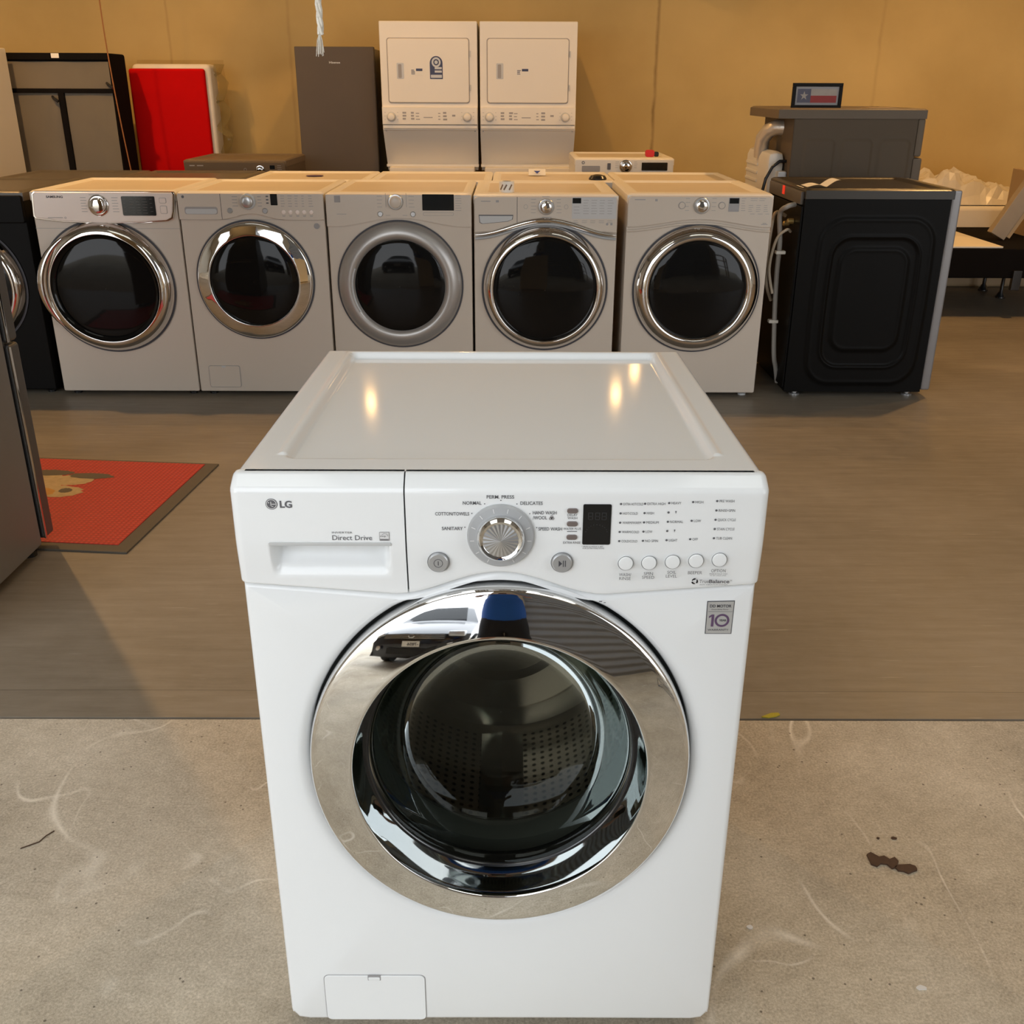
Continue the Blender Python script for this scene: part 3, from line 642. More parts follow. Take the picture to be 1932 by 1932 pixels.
    for r, y in prof: V.append([k.bm.verts.new((r*math.sin(2*PI*i/n), y, CZ+.005+r*math.cos(2*PI*i/n))) for i in range(n)])
    for j in range(len(prof)-1):
        for i in range(n):
            q = (i+1) % n; f = k.bm.faces.new((V[j][i], V[j][q], V[j+1][q], V[j+1][i])); perf = 3 <= j <= 6
            for lp, (ii, jj) in zip(f.loops, ((i, j), (i+1, j), (i+1, j+1), (i, j+1))):
                lp[uvl].uv = (ii*2*PI*.243/n/.016, run[jj]/.016) if perf else (.5+.0*ii, .5)
    # shift so unperforated areas sample far from any hole centre
    dm = k.build('drum', 'drum', T)
    for fc_ in range(3):
        a0 = math.radians(60+120*fc_); k = MB(); vs = []; m = 14
        for i in range(m+1):
            y = .14+.26*i/m; hgt = .055*math.sin(PI*min(1, max(0., i/m))*.9+.15)
            for q in range(9):
                u = (q-4)/4; rad = .242-hgt*math.exp(-(u*1.7)**2); aa = a0+u*.16; vs.append((rad*math.sin(aa), y, CZ+.005+rad*math.cos(aa)))
        k.geo(vs, [(i*9+q, i*9+q+1, (i+1)*9+q+1, (i+1)*9+q) for i in range(m) for q in range(8)]); k.build('drum_paddle', mat('brushed_drum_steel', (.55, .52, .49), .22, metal=.92), dm)
    # dark tub behind so no light leaks
    k = MB(); k.lathe([(.262, .05), (.262, .46), (.01, .46)], 0, CZ, 48); k.build('outer_tub', 'black', T)
    # door: chrome ring, inner bevel, glass bowl
    k = MB(); C2 = CZ+.001
    k.lathe([(.2650, .030), (.2715, .014), (.2728, .006), (.2730, -.002), (.2727, -.0065), (.2716, -.0105), (.2700, -.0132), (.2680, -.0150), (.2650, -.0164), (.2600, -.0182), (.2540, -.0203), (.2470, -.0226), (.2400, -.0248), (.2330, -.0269), (.2260, -.0289), (.2190, -.0308), (.2140, -.0321), (.2115, -.0326), (.2100, -.0324), (.2090, -.0316), (.2085, -.030),
             (.2070, -.022), (.2050, -.012), (.2025, .0), (.1995, .012), (.1965, .022)], 0, C2, 220, sz=SZ)
    dr = k.build('door', 'chrome', T, ang=38)
    k = MB(); k.lathe([(.1968, .021), (.1935, .019), (.190, .026), (.1870, .040)], 0, C2, 128, sz=SZ); k.build('inner_rim', 'black', dr)
    k = MB(); k.lathe([(.1940, .020), (.1900, .023), (.1860, .032), (.1800, .050), (.1720, .070), (.1620, .088), (.1490, .103), (.1320, .114), (.1100, .121), (.0800, .125), (.0400, .127), (.001, .127)], 0, C2, 160, sz=SZ*.99); k.build('glass_bowl', 'glass', dr, ang=80)
    for sx in (-1, 1):
        for y in (.06, .60):
            k = MB(); k.lathez([(.022, 0), (.022, .012), (.012, .014), (.012, .026)], sx*.29, y); k.build('foot', 'black', T)
    return T
hero_washer()

# ------------------------------------------------------------------ generic appliance pieces
def lid_part(T, W_, D, H, m, rec=.035, th=.03, y0=0.):
    h = W_/2
    def f(x, y):
        e = min(h-abs(x), y-y0, y0+D-y); z = H-.008*(1-min(1, e/.010))**2
        d = min(h-rec-abs(x), y-y0-rec*1.6, y0+D-rec-y); return (x, y, z-.009*sm(0, .010, d)+.0015*sm(-.02, -.012, d)*(1-sm(-.006, 0, d)))
    l = MB(); l.height(-h, h, 60, y0, y0+D, 60, f)
    z1 = H-.008; z0 = H-th
    for a, b in (((-h, y0), (h, y0)), ((h, y0), (h, y0+D)), ((h, y0+D), (-h, y0+D)), ((-h, y0+D), (-h, y0))): l.geo([(*a, z1), (*b, z1), (*b, z0), (*a, z0)], [(0, 1, 2, 3)])
    tp = l.build('top_panel', m, T, ang=60, merge=.0004)
    if m == 'enamel_cream': k = MB(); k.rrect(-h+rec+.008, h-rec-.008, 0, D-rec*2.6-.016, .02, 0, .0004); o = k.build('recess_tone_sheet', 'shaded_top', tp); o.rotation_euler = (-PI/2, 0, 0); o.location = (0, y0+rec*1.6+.008, H-.0085)  # thin sheet painting the recess darker than its light-catching border
    return tp
def body_part(T, W_, D, z0, z1, m, y0=0., name='cabinet', bev=.008):
    return MB().box(-W_/2, W_/2, y0, y0+D, z0, z1, bev).build(name, m, T)
def feet(T, W_, D, y0=0., m='black', r=.02, h=.025):
    for sx in (-1, 1):
        for y in (y0+.06, y0+D-.06): MB().lathez([(r, 0), (r, .01), (r*.5, .012), (r*.5, h)], sx*(W_/2-.05), y, n=16).build('foot', m, T)
def ring_door(T, cx, cz, r, ri, ring, dep=.045, sz=1.0, glass='darkglass', dome=.012, rprof=None, extra=None, rg=None):
    k = MB(); k.lathe(rprof or [(r+.004, .006), (r+.004, -.004), (r, -.014), (r-.012, -dep*.66), (r-(r-ri)*.45, -dep*.93), (ri+.010, -dep), (ri+.003, -dep*.97), (ri, -dep*.80), (ri-.002, -dep*.45)], cx, cz, 96, sz=sz)
    d = k.build('door', ring, T, ang=80)
    g = rg or ri
    k = MB(); k.lathe([(g+.001, -dep*.55), (g-.004, -dep*.62), (g*.85, -dep*.62-dome*.45), (g*.6, -dep*.62-dome*.8), (g*.3, -dep*.62-dome*.96), (.001, -dep*.62-dome)], cx, cz, 80, sz=sz); k.build('door_glass', glass, d, ang=80)
    k = MB(); k.dot(cx, cz, 1, -.0012, 72, 1) if False else None
    n = 96; a = [(cx+q*math.sin(2*PI*i/n), -.0015, cz+q*sz*math.cos(2*PI*i/n)) for q in (r+.011, r) for i in range(n)]
    k.geo(a, [(i, (i+1) % n, n+(i+1) % n, n+i) for i in range(n)]); k.build('door_shadow_gap', 'ink_dark', d)
    return d
def knob(P, x, z, r, y, base='silver', cap='chrome_row', name='selector_knob'):
    k = MB(); k.lathe([(r, y+.004), (r, y-.004), (r*.93, y-.007), (r*.80, y-.008)], x, z, 40, cap=(0, 1)); k = k.build(name, base, P)
    g = MB(); g.lathe([(r*.76, y-.006), (r*.76, y-.020), (r*.70, y-.026), (r*.55, y-.029), (r*.2, y-.031)], x, z, 40, cap=(0, 1)); g.build('knob_cap', cap, k); return k
def ticks(k, x0, z0, y, cols, rows, dx, dz, w, h=.0022, jit=.3):
    for c in range(cols):
        for r in range(rows): k.bar(x0+c*dx, z0-r*dz, w*(1-jit*random.random()), h, y)
def arch_poly(h, ztop, side, arch, aw, r=.008, n=28, mid=0.):   # fascia outline with an arched lower edge
    P = []
    for i in range(n+1):
        x = -h+2*h*i/n; a = abs(x-mid); z = side+(arch-side)*(math.cos(PI*min(1, a/aw))+1)/2; P.append((x, z))
    return P+[(h, ztop-r), (h-r*.3, ztop-r*.3), (h-r, ztop), (-h+r, ztop), (-h+r*.3, ztop-r*.3), (-h, ztop-r)]

YR = 3.70
G = 'front loaders in the first row'
# 1 ---- dryer with glossy white panel, warm lamp light tinted into its colour
T = thing('front_load_dryer', 'white dryer, wide dark door, glossy pale panel framed in chrome, beside black machine', 'dryer', (-1.895, YR, 0), group=G)
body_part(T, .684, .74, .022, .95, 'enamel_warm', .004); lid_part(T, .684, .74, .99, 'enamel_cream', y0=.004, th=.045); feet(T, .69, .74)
P1 = [(-.338, .880), (-.330, .868), (-.20, .853), (0, .846), (.18, .852), (.30, .860), (.325, .872), (.335, .90), (.345, .975), (.338, .985), (-.318, .985), (-.330, .975)]
MB().plate([(x*.992, z+(-.005 if z < .92 else .003)) for x, z in P1], -.016, .006, .004).build('panel_trim', 'chrome_row', T)
cp = MB().plate([(x*.965, z) for x, z in P1], -.024, .0, .006, 3).build('control_panel', 'warmlit_white', T)
y = -.0247
MB().text('SAMSUNG', -.255, .9595, .0095, y, .078, bold=.03).build('brand_lettering', 'ink_dark', cp)
k = MB(); ticks(k, -.098, .960, y, 1, 6, .0, .0125, .030); ticks(k, .048, .960, y, 1, 6, 0, .0125, .030); k.bar(-.262, .8685, .070, .003, y); k.dot(-.180, .870, .005, y, 12, .003); k.bar(-.055, .973, .05, .0022, y)
k.build('panel_lettering', 'print_row', cp)
k = MB().lathe([(.050, y+.001), (.050, y-.0005)], -.016, .915, 40, cap=(0, 1)).build('dial_recess', mat('pinkish_recess', (.55, .48, .44), .5), cp) if False else None
knob(cp, -.016, .926, .048, y, 'chrome_row', 'chrome_row')
dp = MB().rrect(.094, .249, .881, .968, .005, y-.003, y+.002, .001).build('display', 'display', cp)
k = MB(); ticks(k, .100, .955, y-.0035, 2, 4, .125, .0185, .014, .0012); ticks(k, .130, .955, y-.0035, 3, 6, .030, .0125, .024, .0014); k.build('display_marks', mat('dim_marks', (.16, .15, .14), .5), dp)
for z0, z1 in ((.937, .962), (.890, .926)):
    b = MB().rrect(.270, .302, z0, z1, .006, y-.002, y+.001, .001).build('touch_button', 'print_row', cp); MB().rrect(.2715, .3005, z0+.0015, z1-.0015, .005, y-.003, y, .001).build('button_face', 'warmlit_white', b)
d = ring_door(T, -.033, .543, .312, .252, 'chrome_row', .058, sz=.985, dome=.010, rg=.254)
k = MB(); k.lathe([(.258, -.060), (.253, -.056), (.249, -.050), (.238, -.044)], -.033, .543, 80, sz=.985); k.build('inner_bezel', 'darkglass', d)
# handle bulge on the left of the ring
k = MB()
for i in range(15): pass
pts = []; rr = []
for i in range(25):
    a = math.radians(232+i*3.8); q = math.sin(PI*i/24); pts.append((-.033+(.290+.004*q)*math.sin(a), -.040-.010*q, .543+(.290+.004*q)*math.cos(a))); rr.append(.010+.018*q)
k.tube(pts, rr, 14); k.build('door_handle', 'chrome_row', d)
MB().bar(-.342, .8180, .684, .0016, .0035).build('front_seam', 'ink_soft', T)

# 2 ---- washer like the one in front
T = thing('front_load_washer', 'light grey-white washer with flat mirror chrome door ring, second from left in first row', 'washing machine', (-1.205, YR, 0), group=G)
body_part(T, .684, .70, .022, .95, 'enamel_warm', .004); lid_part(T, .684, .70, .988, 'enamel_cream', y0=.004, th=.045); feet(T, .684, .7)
poly = [p for p in arch_poly(.342, .980, .862, .888, .15, n=40)]
cp = MB().plate(poly, -.008, .006, .004).build('control_panel', 'enamel_warm', T); y = -.0086
MB().bar(-.1405, .864, .0022, .115, y).build('drawer_seam', 'ink_dark', cp)
b = MB().rrect(-.312, -.157, .886, .920, .010, y, y+.003).build('drawer_handle_recess', 'print_row', cp)
MB().rrect(-.308, -.161, .888, .911, .010, y-.001, y, .0).build('handle_grip', 'lip', b)
knob(cp, -.012, .945, .037, y, 'lip', 'silver')
k = MB(); ticks(k, -.085, .965, y, 1, 4, 0, .014, .028, .003); ticks(k, .034, .965, y, 1, 4, 0, .014, .022, .003)
for c, w in ((.142, .022), (.176, .020), (.208, .016), (.240, .013), (.272, .022)): ticks(k, c, .969, y, 1, 5, 0, .0115, w, .0026)
for bx in (.152, .184, .217, .249, .282): k.bar(bx-.008, .881, .016, .002, y); k.bar(bx-.006, .877, .012, .002, y)
k.build('panel_lettering', 'print_row', cp)
MB().dot(-.314, .965, .0065, y, 16).build('brand_emblem', 'ink', cp)
MB().rrect(.095, .127, .928, .979, .002, y-.001, y+.001).build('display', 'display', cp)
for bx in (-.099, .066): MB().lathe([(.0125, y+.002), (.0125, y-.003), (.010, y-.005)], bx, .903, 24, cap=(0, 1)).build('round_button', 'silver', cp)
for bx in (.152, .184, .217, .249, .282): MB().lathe([(.0105, y+.002), (.0100, y-.003), (.006, y-.005)], bx, .897, 20, cap=(0, 1)).build('option_button', 'warmlit_white', cp)
for bz in (.968, .953, .938): MB().rrect(.074, .086, bz-.003, bz+.003, .0028, y-.002, y).build('pill_button', 'ink', cp)
ring_door(T, -.010, .578, .274, .212, 'chrome', .040, sz=1.0, dome=.02, rprof=[(.278, .006), (.278, -.006), (.276, -.013), (.272, -.018), (.266, -.021), (.25, -.0255), (.235, -.030), (.22, -.034), (.215, -.0345), (.212, -.032), (.211, -.022)])
f = MB().plate(rr_poly(-.288, -.133, .046, .156, .010), -.0005, .005).build('filter_cover', 'ink_soft', T)
MB().plate(rr_poly(-.2865, -.1345, .0475, .1545, .009), -.0015, .005, .001).build('cover_face', 'enamel_warm', f)
MB().rrect(-.222, -.202, .147, .156, .002, -.003, 0).build('latch', 'lip', f)
MB().dot(.302, .833, .0135, -.001, 24).build('round_sticker', 'ink_soft', T)
MB().bar(-.342, .8600, .684, .0014, .0030).build('front_seam', 'ink_soft', T)

# 3 ---- dryer with satin grey ring
T = thing('front_load_dryer', 'white dryer with wide satin grey door ring, middle of the first row', 'dryer', (-.512, YR, 0), group=G)
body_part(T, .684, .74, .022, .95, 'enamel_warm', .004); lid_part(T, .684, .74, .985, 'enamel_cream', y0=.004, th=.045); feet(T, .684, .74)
cp = MB().plate(arch_poly(.342, .978, .832, .872, .32, n=40), -.006, .006, .004).build('control_panel', 'enamel_warm', T); y = -.0066
knob(cp, -.013, .945, .036, y, 'silver', 'enamel_warm')
k = MB(); ticks(k, -.100, .969, y, 1, 4, 0, .016, .030, .002); ticks(k, .048, .969, y, 1, 4, 0, .016, .028, .002); k.bar(-.060, .922, .0018, .062, y); k.bar(.036, .922, .0018, .062, y); k.bar(-.062, .883, .022, .002, y); k.bar(.018, .883, .022, .002, y); k.bar(-.292, .888, .045, .0022, y)
ticks(k, .266, .972, y, 1, 7, 0, .011, .030, .002); k.build('panel_lettering', 'print_row', cp)
MB().rrect(-.300, -.272, .942, .972, .001, y-.0005, y).build('brand_emblem', 'print_row', cp)
MB().rrect(.112, .260, .907, .980, .002, y-.001, y+.001).build('display', 'display', cp)
k = MB().rrect(.114, .258, .884, .898, .005, y-.0005, y).build('touch_strip', 'print_row', cp); MB().rrect(.1155, .2565, .8855, .8965, .004, y-.001, y-.0002).build('strip_face', 'enamel_warm', k)
for bx in (-.087, .067): MB().lathe([(.0125, y+.002), (.0125, y-.003), (.010, y-.005)], bx, .890, 24, cap=(0, 1)).build('round_button', 'silver', cp)
d = ring_door(T, -.005, .558, .293, .214, 'satin', .046, sz=1.005, dome=.018, rprof=[(.297, .006), (.297, -.006), (.291, -.016), (.280, -.026), (.262, -.036), (.248, -.040), (.236, -.040), (.228, -.036), (.221, -.030), (.214, -.022)], rg=.215)
pts = [(-.005+.228*math.sin(math.radians(a)), -.040, .558+.228*math.cos(math.radians(a))) for a in range(238, 293, 6)]
MB().tube(pts, .006, 8).build('door_handle', 'lip', d)

# 4 ---- washer with curved chrome trim under the panel
T = thing('front_load_washer', 'silver-white washer with curved chrome trim under its panel, patterned roll on top', 'washing machine', (.180, YR, 0), group=G)
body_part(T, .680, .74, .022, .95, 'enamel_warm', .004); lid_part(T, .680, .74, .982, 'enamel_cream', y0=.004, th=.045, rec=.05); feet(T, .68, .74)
cp = MB().plate(arch_poly(.338, .972, .806, .868, .34, r=.02, n=40), -.010, .006, .007, 3).build('control_panel', 'enamel_warm', T); y = -.0106
pts = [(x, -.014, .797+.068*(math.cos(PI*min(1, abs(x)/.34))+1)/2) for x in [-.334+.668*i/40 for i in range(41)]]
MB().tube(pts, [.004+.009*math.sin(PI*i/40)**.6 if 0 < i < 40 else .003 for i in range(41)], 12).build('chrome_trim', 'chrome_row', T)
pts = [(x, -.006, .779+.068*(math.cos(PI*min(1, abs(x)/.34))+1)/2) for x in [-.334+.668*i/40 for i in range(41)]]
MB().tube(pts, .006, 8).build('lower_trim', 'grey_plastic', T)
MB().bar(-.136, .835, .0022, .135, y).build('drawer_seam', 'ink_dark', cp)
b = MB().plate([(-.316, .889), (-.153, .889), (-.156, .868), (-.18, .858), (-.300, .847), (-.312, .853)], y-.0005, y+.002).build('drawer_handle_recess', 'ink', cp)
MB().plate([(-.313, .884), (-.156, .884), (-.160, .868), (-.182, .860), (-.298, .849), (-.309, .855)], y-.0015, y).build('handle_grip', 'lip', b)
knob(cp, .001, .926, .037, y, 'silver', 'chrome_row')
k = MB(); ticks(k, -.070, .958, y, 1, 5, 0, .015, .026, .002); ticks(k, .050, .958, y, 1, 5, 0, .015, .026, .002); k.bar(-.018, .970, .035, .002, y); k.bar(-.018, .878, .045, .002, y); k.bar(-.305, .948, .045, .004, y); k.dot(-.095, .926, .010, y, 16, .0085); k.dot(.095, .926, .010, y, 16, .0085)
k.dot(.290, .848, .006, y, 12); k.bar(.305, .843, .010, .010, y); k.bar(-.235, .945, .014, .010, y); k.build('panel_lettering', 'print_row', cp)
g = MB().rrect(.122, .330, .872, .970, .003, y-.0005, y).build('option_grid', mat('pale_grey_print', (.55, .54, .53), .4), cp)
k = MB(); ticks(k, .175, .955, y-.001, 4, 6, .038, .012, .028, .002); ticks(k, .130, .925, y-.001, 1, 3, .038, .014, .030, .002); ticks(k, .130, .862, y-.001, 5, 2, .040, .008, .025, .002); k.build('option_lettering', 'print_row', g)
MB().rrect(.124, .164, .942, .966, .001, y-.0015, y-.0005).build('display', 'display', cp)
ring_door(T, 0, .545, .294, .246, 'chrome_row', .055, sz=1.0, dome=.022)

# 5 ---- dryer with thick rounded chrome ring
T = thing('front_load_dryer', 'white dryer with thick chrome door ring and wave line, right end of first row', 'dryer', (.905, YR, 0), group=G)
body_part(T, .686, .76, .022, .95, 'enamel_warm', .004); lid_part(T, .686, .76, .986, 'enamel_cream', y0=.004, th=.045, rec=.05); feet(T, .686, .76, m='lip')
cp = MB().plate(arch_poly(.341, .976, .835, .872, .36, r=.02, n=40), -.012, .006, .006, 3).build('control_panel', 'enamel_warm', T); y = -.0126
pts = [(x, -.003, .816+.037*(math.cos(PI*min(1, abs(x)/.36))+1)/2) for x in [-.339+.678*i/40 for i in range(41)]]
MB().tube(pts, .005, 8).build('wave_ridge', 'enamel_warm', T)
knob(cp, .004, .934, .038, y, 'silver', 'chrome_row')
for bx in (-.088, .099): 
    b = MB().lathe([(.0165, y+.002), (.0165, y-.003), (.0145, y-.004)], bx, .935, 24, cap=(0, 1)).build('round_button', 'print_row', cp); MB().lathe([(.0140, y-.003), (.0130, y-.006)], bx, .935, 24, cap=(0, 1)).build('button_face', 'enamel_warm', b)
k = MB(); ticks(k, -.072, .965, y, 1, 4, 0, .018, .022, .002); ticks(k, .052, .965, y, 1, 4, 0, .018, .022, .002); k.bar(-.310, .958, .050, .004, y); k.bar(-.215, .953, .012, .010, y)
ticks(k, .190, .966, y, 1, 6, 0, .011, .022, .002); ticks(k, .232, .966, y, 2, 2, .040, .009, .034, .002); ticks(k, .225, .935, y, 3, 4, .036, .009, .022, .002); ticks(k, .235, .896, y, 3, 1, .036, .008, .024, .002); k.bar(.292, .848, .030, .003, y); k.bar(.298, .853, .018, .003, y); k.build('panel_lettering', 'print_row', cp)
g = MB().rrect(.131, .181, .907, .970, .002, y-.0005, y).build('display_panel', 'ink_soft', cp); MB().rrect(.134, .178, .944, .968, .001, y-.0015, y-.0004).build('display', 'display', g)
d = ring_door(T, .008, .543, .298, .230, 'chrome_row', .062, sz=1.0, dome=.016, rprof=[(.302, .006), (.302, -.008), (.297, -.020), (.286, -.036), (.272, -.048), (.256, -.056), (.243, -.055), (.234, -.047), (.229, -.034), (.226, -.02)])

# leftmost black machine
T = thing('front_load_dryer', 'black dryer with chrome door ring, half hidden by the grey refrigerator', 'dryer', (-2.625, YR+.02, 0), group='black front loaders')
body_part(T, .686, .76, .022, .97, 'black_enamel', .004); lid_part(T, .690, .76, .985, 'darksteel', y0=.004, th=.045); feet(T, .686, .76)
cp = MB().rrect(-.341, .341, .84, .965, .012, -.014, .006, .006).build('control_panel', 'black_enamel', T)
k = MB(); ticks(k, .05, .935, -.0148, 3, 3, .045, .02, .026, .003); k.build('panel_lettering', 'ink_soft', cp)
knob(cp, -.02, .90, .045, -.0148, 'chrome_row', 'chrome_row')
ring_door(T, -.01, .545, .292, .245, 'chrome_row', .055)

# black machine on the right, turned so its side faces the camera
T = thing('front_load_dryer', 'black dryer turned sideways showing its embossed side panel, right of the row', 'dryer', (2.098, 4.05, 0), PI/2, group='black front loaders')
b = MB(); b.box(-.335, .343, .012, .70, .028, .962, .006); b.build('cabinet', 'black_enamel', T)
lid_part(T, .694, .70, 1.010, 'black_lid', y0=.0, th=.046, rec=.03)
def emb(yy, z):
    e = 0
    for (cx, cz2, hx, hz, r, hgt) in ((.335, .475, .255, .400, .11, .008), (.335, .475, .195, .315, .09, -.008), (.335, .49, .145, .245, .07, .008)):
        q0, q1 = abs(yy-cx)-(hx-r)-.02*math.cos((z-cz2)*3), abs(z-cz2)-(hz-r); sd = math.hypot(max(q0, 0), max(q1, 0))+min(max(q0, q1), 0)-r
        e += .005*(1-sm(-.012, .004, sd))*(1 if hgt > 0 else -1); e += .004*math.exp(-(sd/.009)**2)
    return (-.343-e, yy, z)
l = MB(); l.height(.012, .70, 150, .03, .962, 190, emb)
l.geo([(-.335, .012, .03), (-.335, .70, .03), (-.335, .70, .962), (-.335, .012, .962), (-.343, .012, .03), (-.343, .70, .03), (-.343, .70, .962), (-.343, .012, .962)], [(0, 1, 5, 4), (2, 3, 7, 6), (1, 2, 6, 5), (3, 0, 4, 7)])
l.build('embossed_side', 'black_enamel', T, ang=60)
MB().box(-.347, .347, -.035, .012, .040, 1.006, .010).build('front_panel', mat('silver_front_edge', (.24, .23, .23), .35, metal=.4), T)
MB().box(-.336, .336, .70, .712, .05, .93, .004).build('back_panel', 'black_enamel', T)
MB().box(-.32, .30, .700, .716, .935, .995, .004).build('rear_panel_trim', 'darksteel', T)
MB().box(-.02, .018, .716, .719, .955, .996).build('red_tag', 'red_glow', T)
MB().text('5', -.01, .96, .02, 0).build('skip', 'ink', T) if False else None
for sx in (-1, 1):
    for yy in (.055, .63): MB().lathez([(.026, 0), (.026, .008), (.012, .010), (.012, .016), (.020, .018), (.020, .024), (.010, .026), (.010, .04)], sx*.285, yy, n=20).build('foot', 'silver', T)
MB().lathe([(.29, -.034), (.28, -.055), (.24, -.075), (.22, -.07)], 0, .53, 64).build('door_ring', 'chrome_row', T)
MB().lathe([(.225, -.065), (.15, -.075), (.01, -.08)], 0, .53, 48).build('door_glass', 'darkglass', T)
for pts, r, m, nm in (([(-.25, .72, .93), (-.26, .76, .92), (-.20, .775, .88), (-.215, .765, .75), (-.20, .76, .6), (-.215, .755, .42), (-.23, .74, .2), (-.22, .72, .12), (-.20, .70, .04)], .012, 'hose_grey', 'drain_hose'),
                      ([(-.10, .72, .86), (-.12, .77, .88), (-.17, .80, .84), (-.185, .81, .70), (-.16, .80, .55), (-.14, .76, .45)], .0085, 'hose_beige', 'inlet_hose'),
                      ([(-.22, .72, .80), (-.24, .745, .81), (-.22, .785, .76), (-.20, .80, .62), (-.23, .78, .50)], .007, 'hose_beige', 'inlet_hose')):
    cr = []
    P_ = [Vector(p) for p in pts]
    for i in range(len(P_)-1):
        a, b_, c_, d_ = P_[max(i-1, 0)], P_[i], P_[i+1], P_[min(i+2, len(P_)-1)]
        for q in range(8):
            t_ = q/8; cr.append(.5*((2*b_)+(c_-a)*t_+(2*a-5*b_+4*c_-d_)*t_*t_+(3*b_-a-3*c_+d_)*t_**3))
    cr.append(P_[-1]); h = MB().tube(cr, r, 10).build(nm, m, T)
    if nm == 'drain_hose':
        for z in (.70, .36): MB().box(-.232, -.196, .735, .782, z-.008, z+.008, .003).build('hose_clip', 'white_plastic', h)
MB().lathe([(.013, .715), (.013, .74), (.009, .745)], -.23, .85, 16, cap=(0, 1)).build('inlet_valve', 'brass', T)
MB().lathe([(.013, .715), (.013, .74), (.009, .745)], -.16, .83, 16, cap=(0, 1)).build('inlet_valve', 'brass', T)

# ------------------------------------------------------------------ second row, turned round (tops in view)
def copy_tree(o, parent=None):
    c = o.copy(); COL.objects.link(c); c.parent = parent
    for ch in list(o.children): copy_tree(ch, c)
    return c
def back_row(m_body, m_lid, label, x, group, y=5.27):
    T = thing('front_load_washer', label, 'washing machine', (x, y, 0), PI, group=group)
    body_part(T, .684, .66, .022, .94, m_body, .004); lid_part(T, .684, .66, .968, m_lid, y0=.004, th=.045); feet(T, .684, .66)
    cp = MB().rrect(-.338, .338, .83, .945, .01, -.010, .006, .005).build('control_panel', m_body, T); knob(cp, 0, .89, .035, -.0106, 'silver', 'chrome_row')
    MB().rrect(.10, .20, .87, .92, .003, -.012, -.009).build('display', 'display', cp)
    ring_door(T, 0, .545, .28, .22, 'chrome_row', .05)
    return T
GW = 'white machines in the second row, backs to the first'
a = back_row('enamel_warm', 'enamel_cream', 'white machine behind the first row with a dark oval sticker on its top', -1.125, GW)
for x, lb in ((-.435, 'white machine in second row directly behind the grey-ringed dryer, bare top'), (.255, 'white machine in second row with small card and black cap on top'), (.950, 'white machine in second row furthest right, behind thick-ringed dryer')):
    c = copy_tree(a); c.location.x = x; c['label'] = lb
GD = 'dark machines in the second row'
a = back_row('black_enamel', 'darksteel', 'dark steel-topped machine in second row beside the white ones', -1.825, GD)
c = copy_tree(a); c.location.x = -2.525; c['label'] = 'dark steel-topped machine in second row furthest left'

# third row: steel washer and small white washer
T = thing('front_load_washer', 'taupe steel washer with chrome knob standing before the red mattress', 'washing machine', (-1.83, 5.88, 0))
body_part(T, .680, .68, .022, .95, 'taupe', .004); lid_part(T, .684, .68, .992, 'taupe_lid', y0=.004, th=.045); feet(T, .68, .68)
cp = MB().rrect(-.338, .338, .84, .980, .015, -.014, .006, .008).build('control_panel', 'taupe', T); y = -.0146
knob(cp, .17-.0, .930, .030, y, 'chrome_row', 'chrome_row'); cp.children[0].location = (-.0, 0, 0)
MB().rrect(.235, .268, .935, .958, .002, y-.001, y).build('display', 'display', cp)
k = MB(); ticks(k, -.30, .952, y, 2, 1, .05, .01, .045, .006); ticks(k, .285, .955, y, 1, 3, 0, .012, .03, .002); k.dot(.07, .93, .01, y, 12, .008); k.build('panel_lettering', 'ink_soft', cp)
ring_door(T, 0, .545, .28, .22, 'chrome_row', .05)
T = thing('front_load_washer', 'white washer with black display and chrome dial standing right of the laundry centers', 'washing machine', (.765, 5.80, 0))
body_part(T, .654, .66, .022, .97, 'enamel_cream', .004); lid_part(T, .660, .66, 1.018, 'enamel_cream', y0=.004, th=.045); feet(T, .654, .66)
cp = MB().rrect(-.326, .326, .87, 1.008, .012, -.010, .006, .006).build('control_panel', 'enamel_cream', T); y = -.0106
knob(cp, .010, .965, .042, y, 'chrome_row', 'chrome_row')
MB().rrect(.115, .285, .940, .990, .004, y-.002, y).build('display', 'display', cp)
MB().rrect(-.280, -.160, .930, .968, .006, y-.001, y).build('drawer_handle_recess', 'ink_soft', cp)
MB().dot(-.272, .988, .010, y-.0005, 16, .006).build('brand_emblem', 'ink', cp)
MB().rrect(-.112, -.090, .945, .985, .003, y-.002, y).build('indicator', 'ink', cp)
k = MB(); ticks(k, -.060, .992, y, 1, 4, 0, .012, .025, .002); ticks(k, .065, .992, y, 1, 4, 0, .012, .025, .002); k.build('panel_lettering', 'print_row', cp)
ring_door(T, 0, .545, .27, .21, 'chrome_row', .05)
t = thing('tape_measure', 'red and black tape measure on top of the white washer by the wall', 'tape measure', (.965, 5.99, 1.013))
MB().rrect(-.040, .020, 0, .045, .014, -.018, .018, .004).build('case', 'red_plastic', t); MB().rrect(.018, .050, .002, .034, .010, -.015, .015, .004).build('grip', 'black', t)

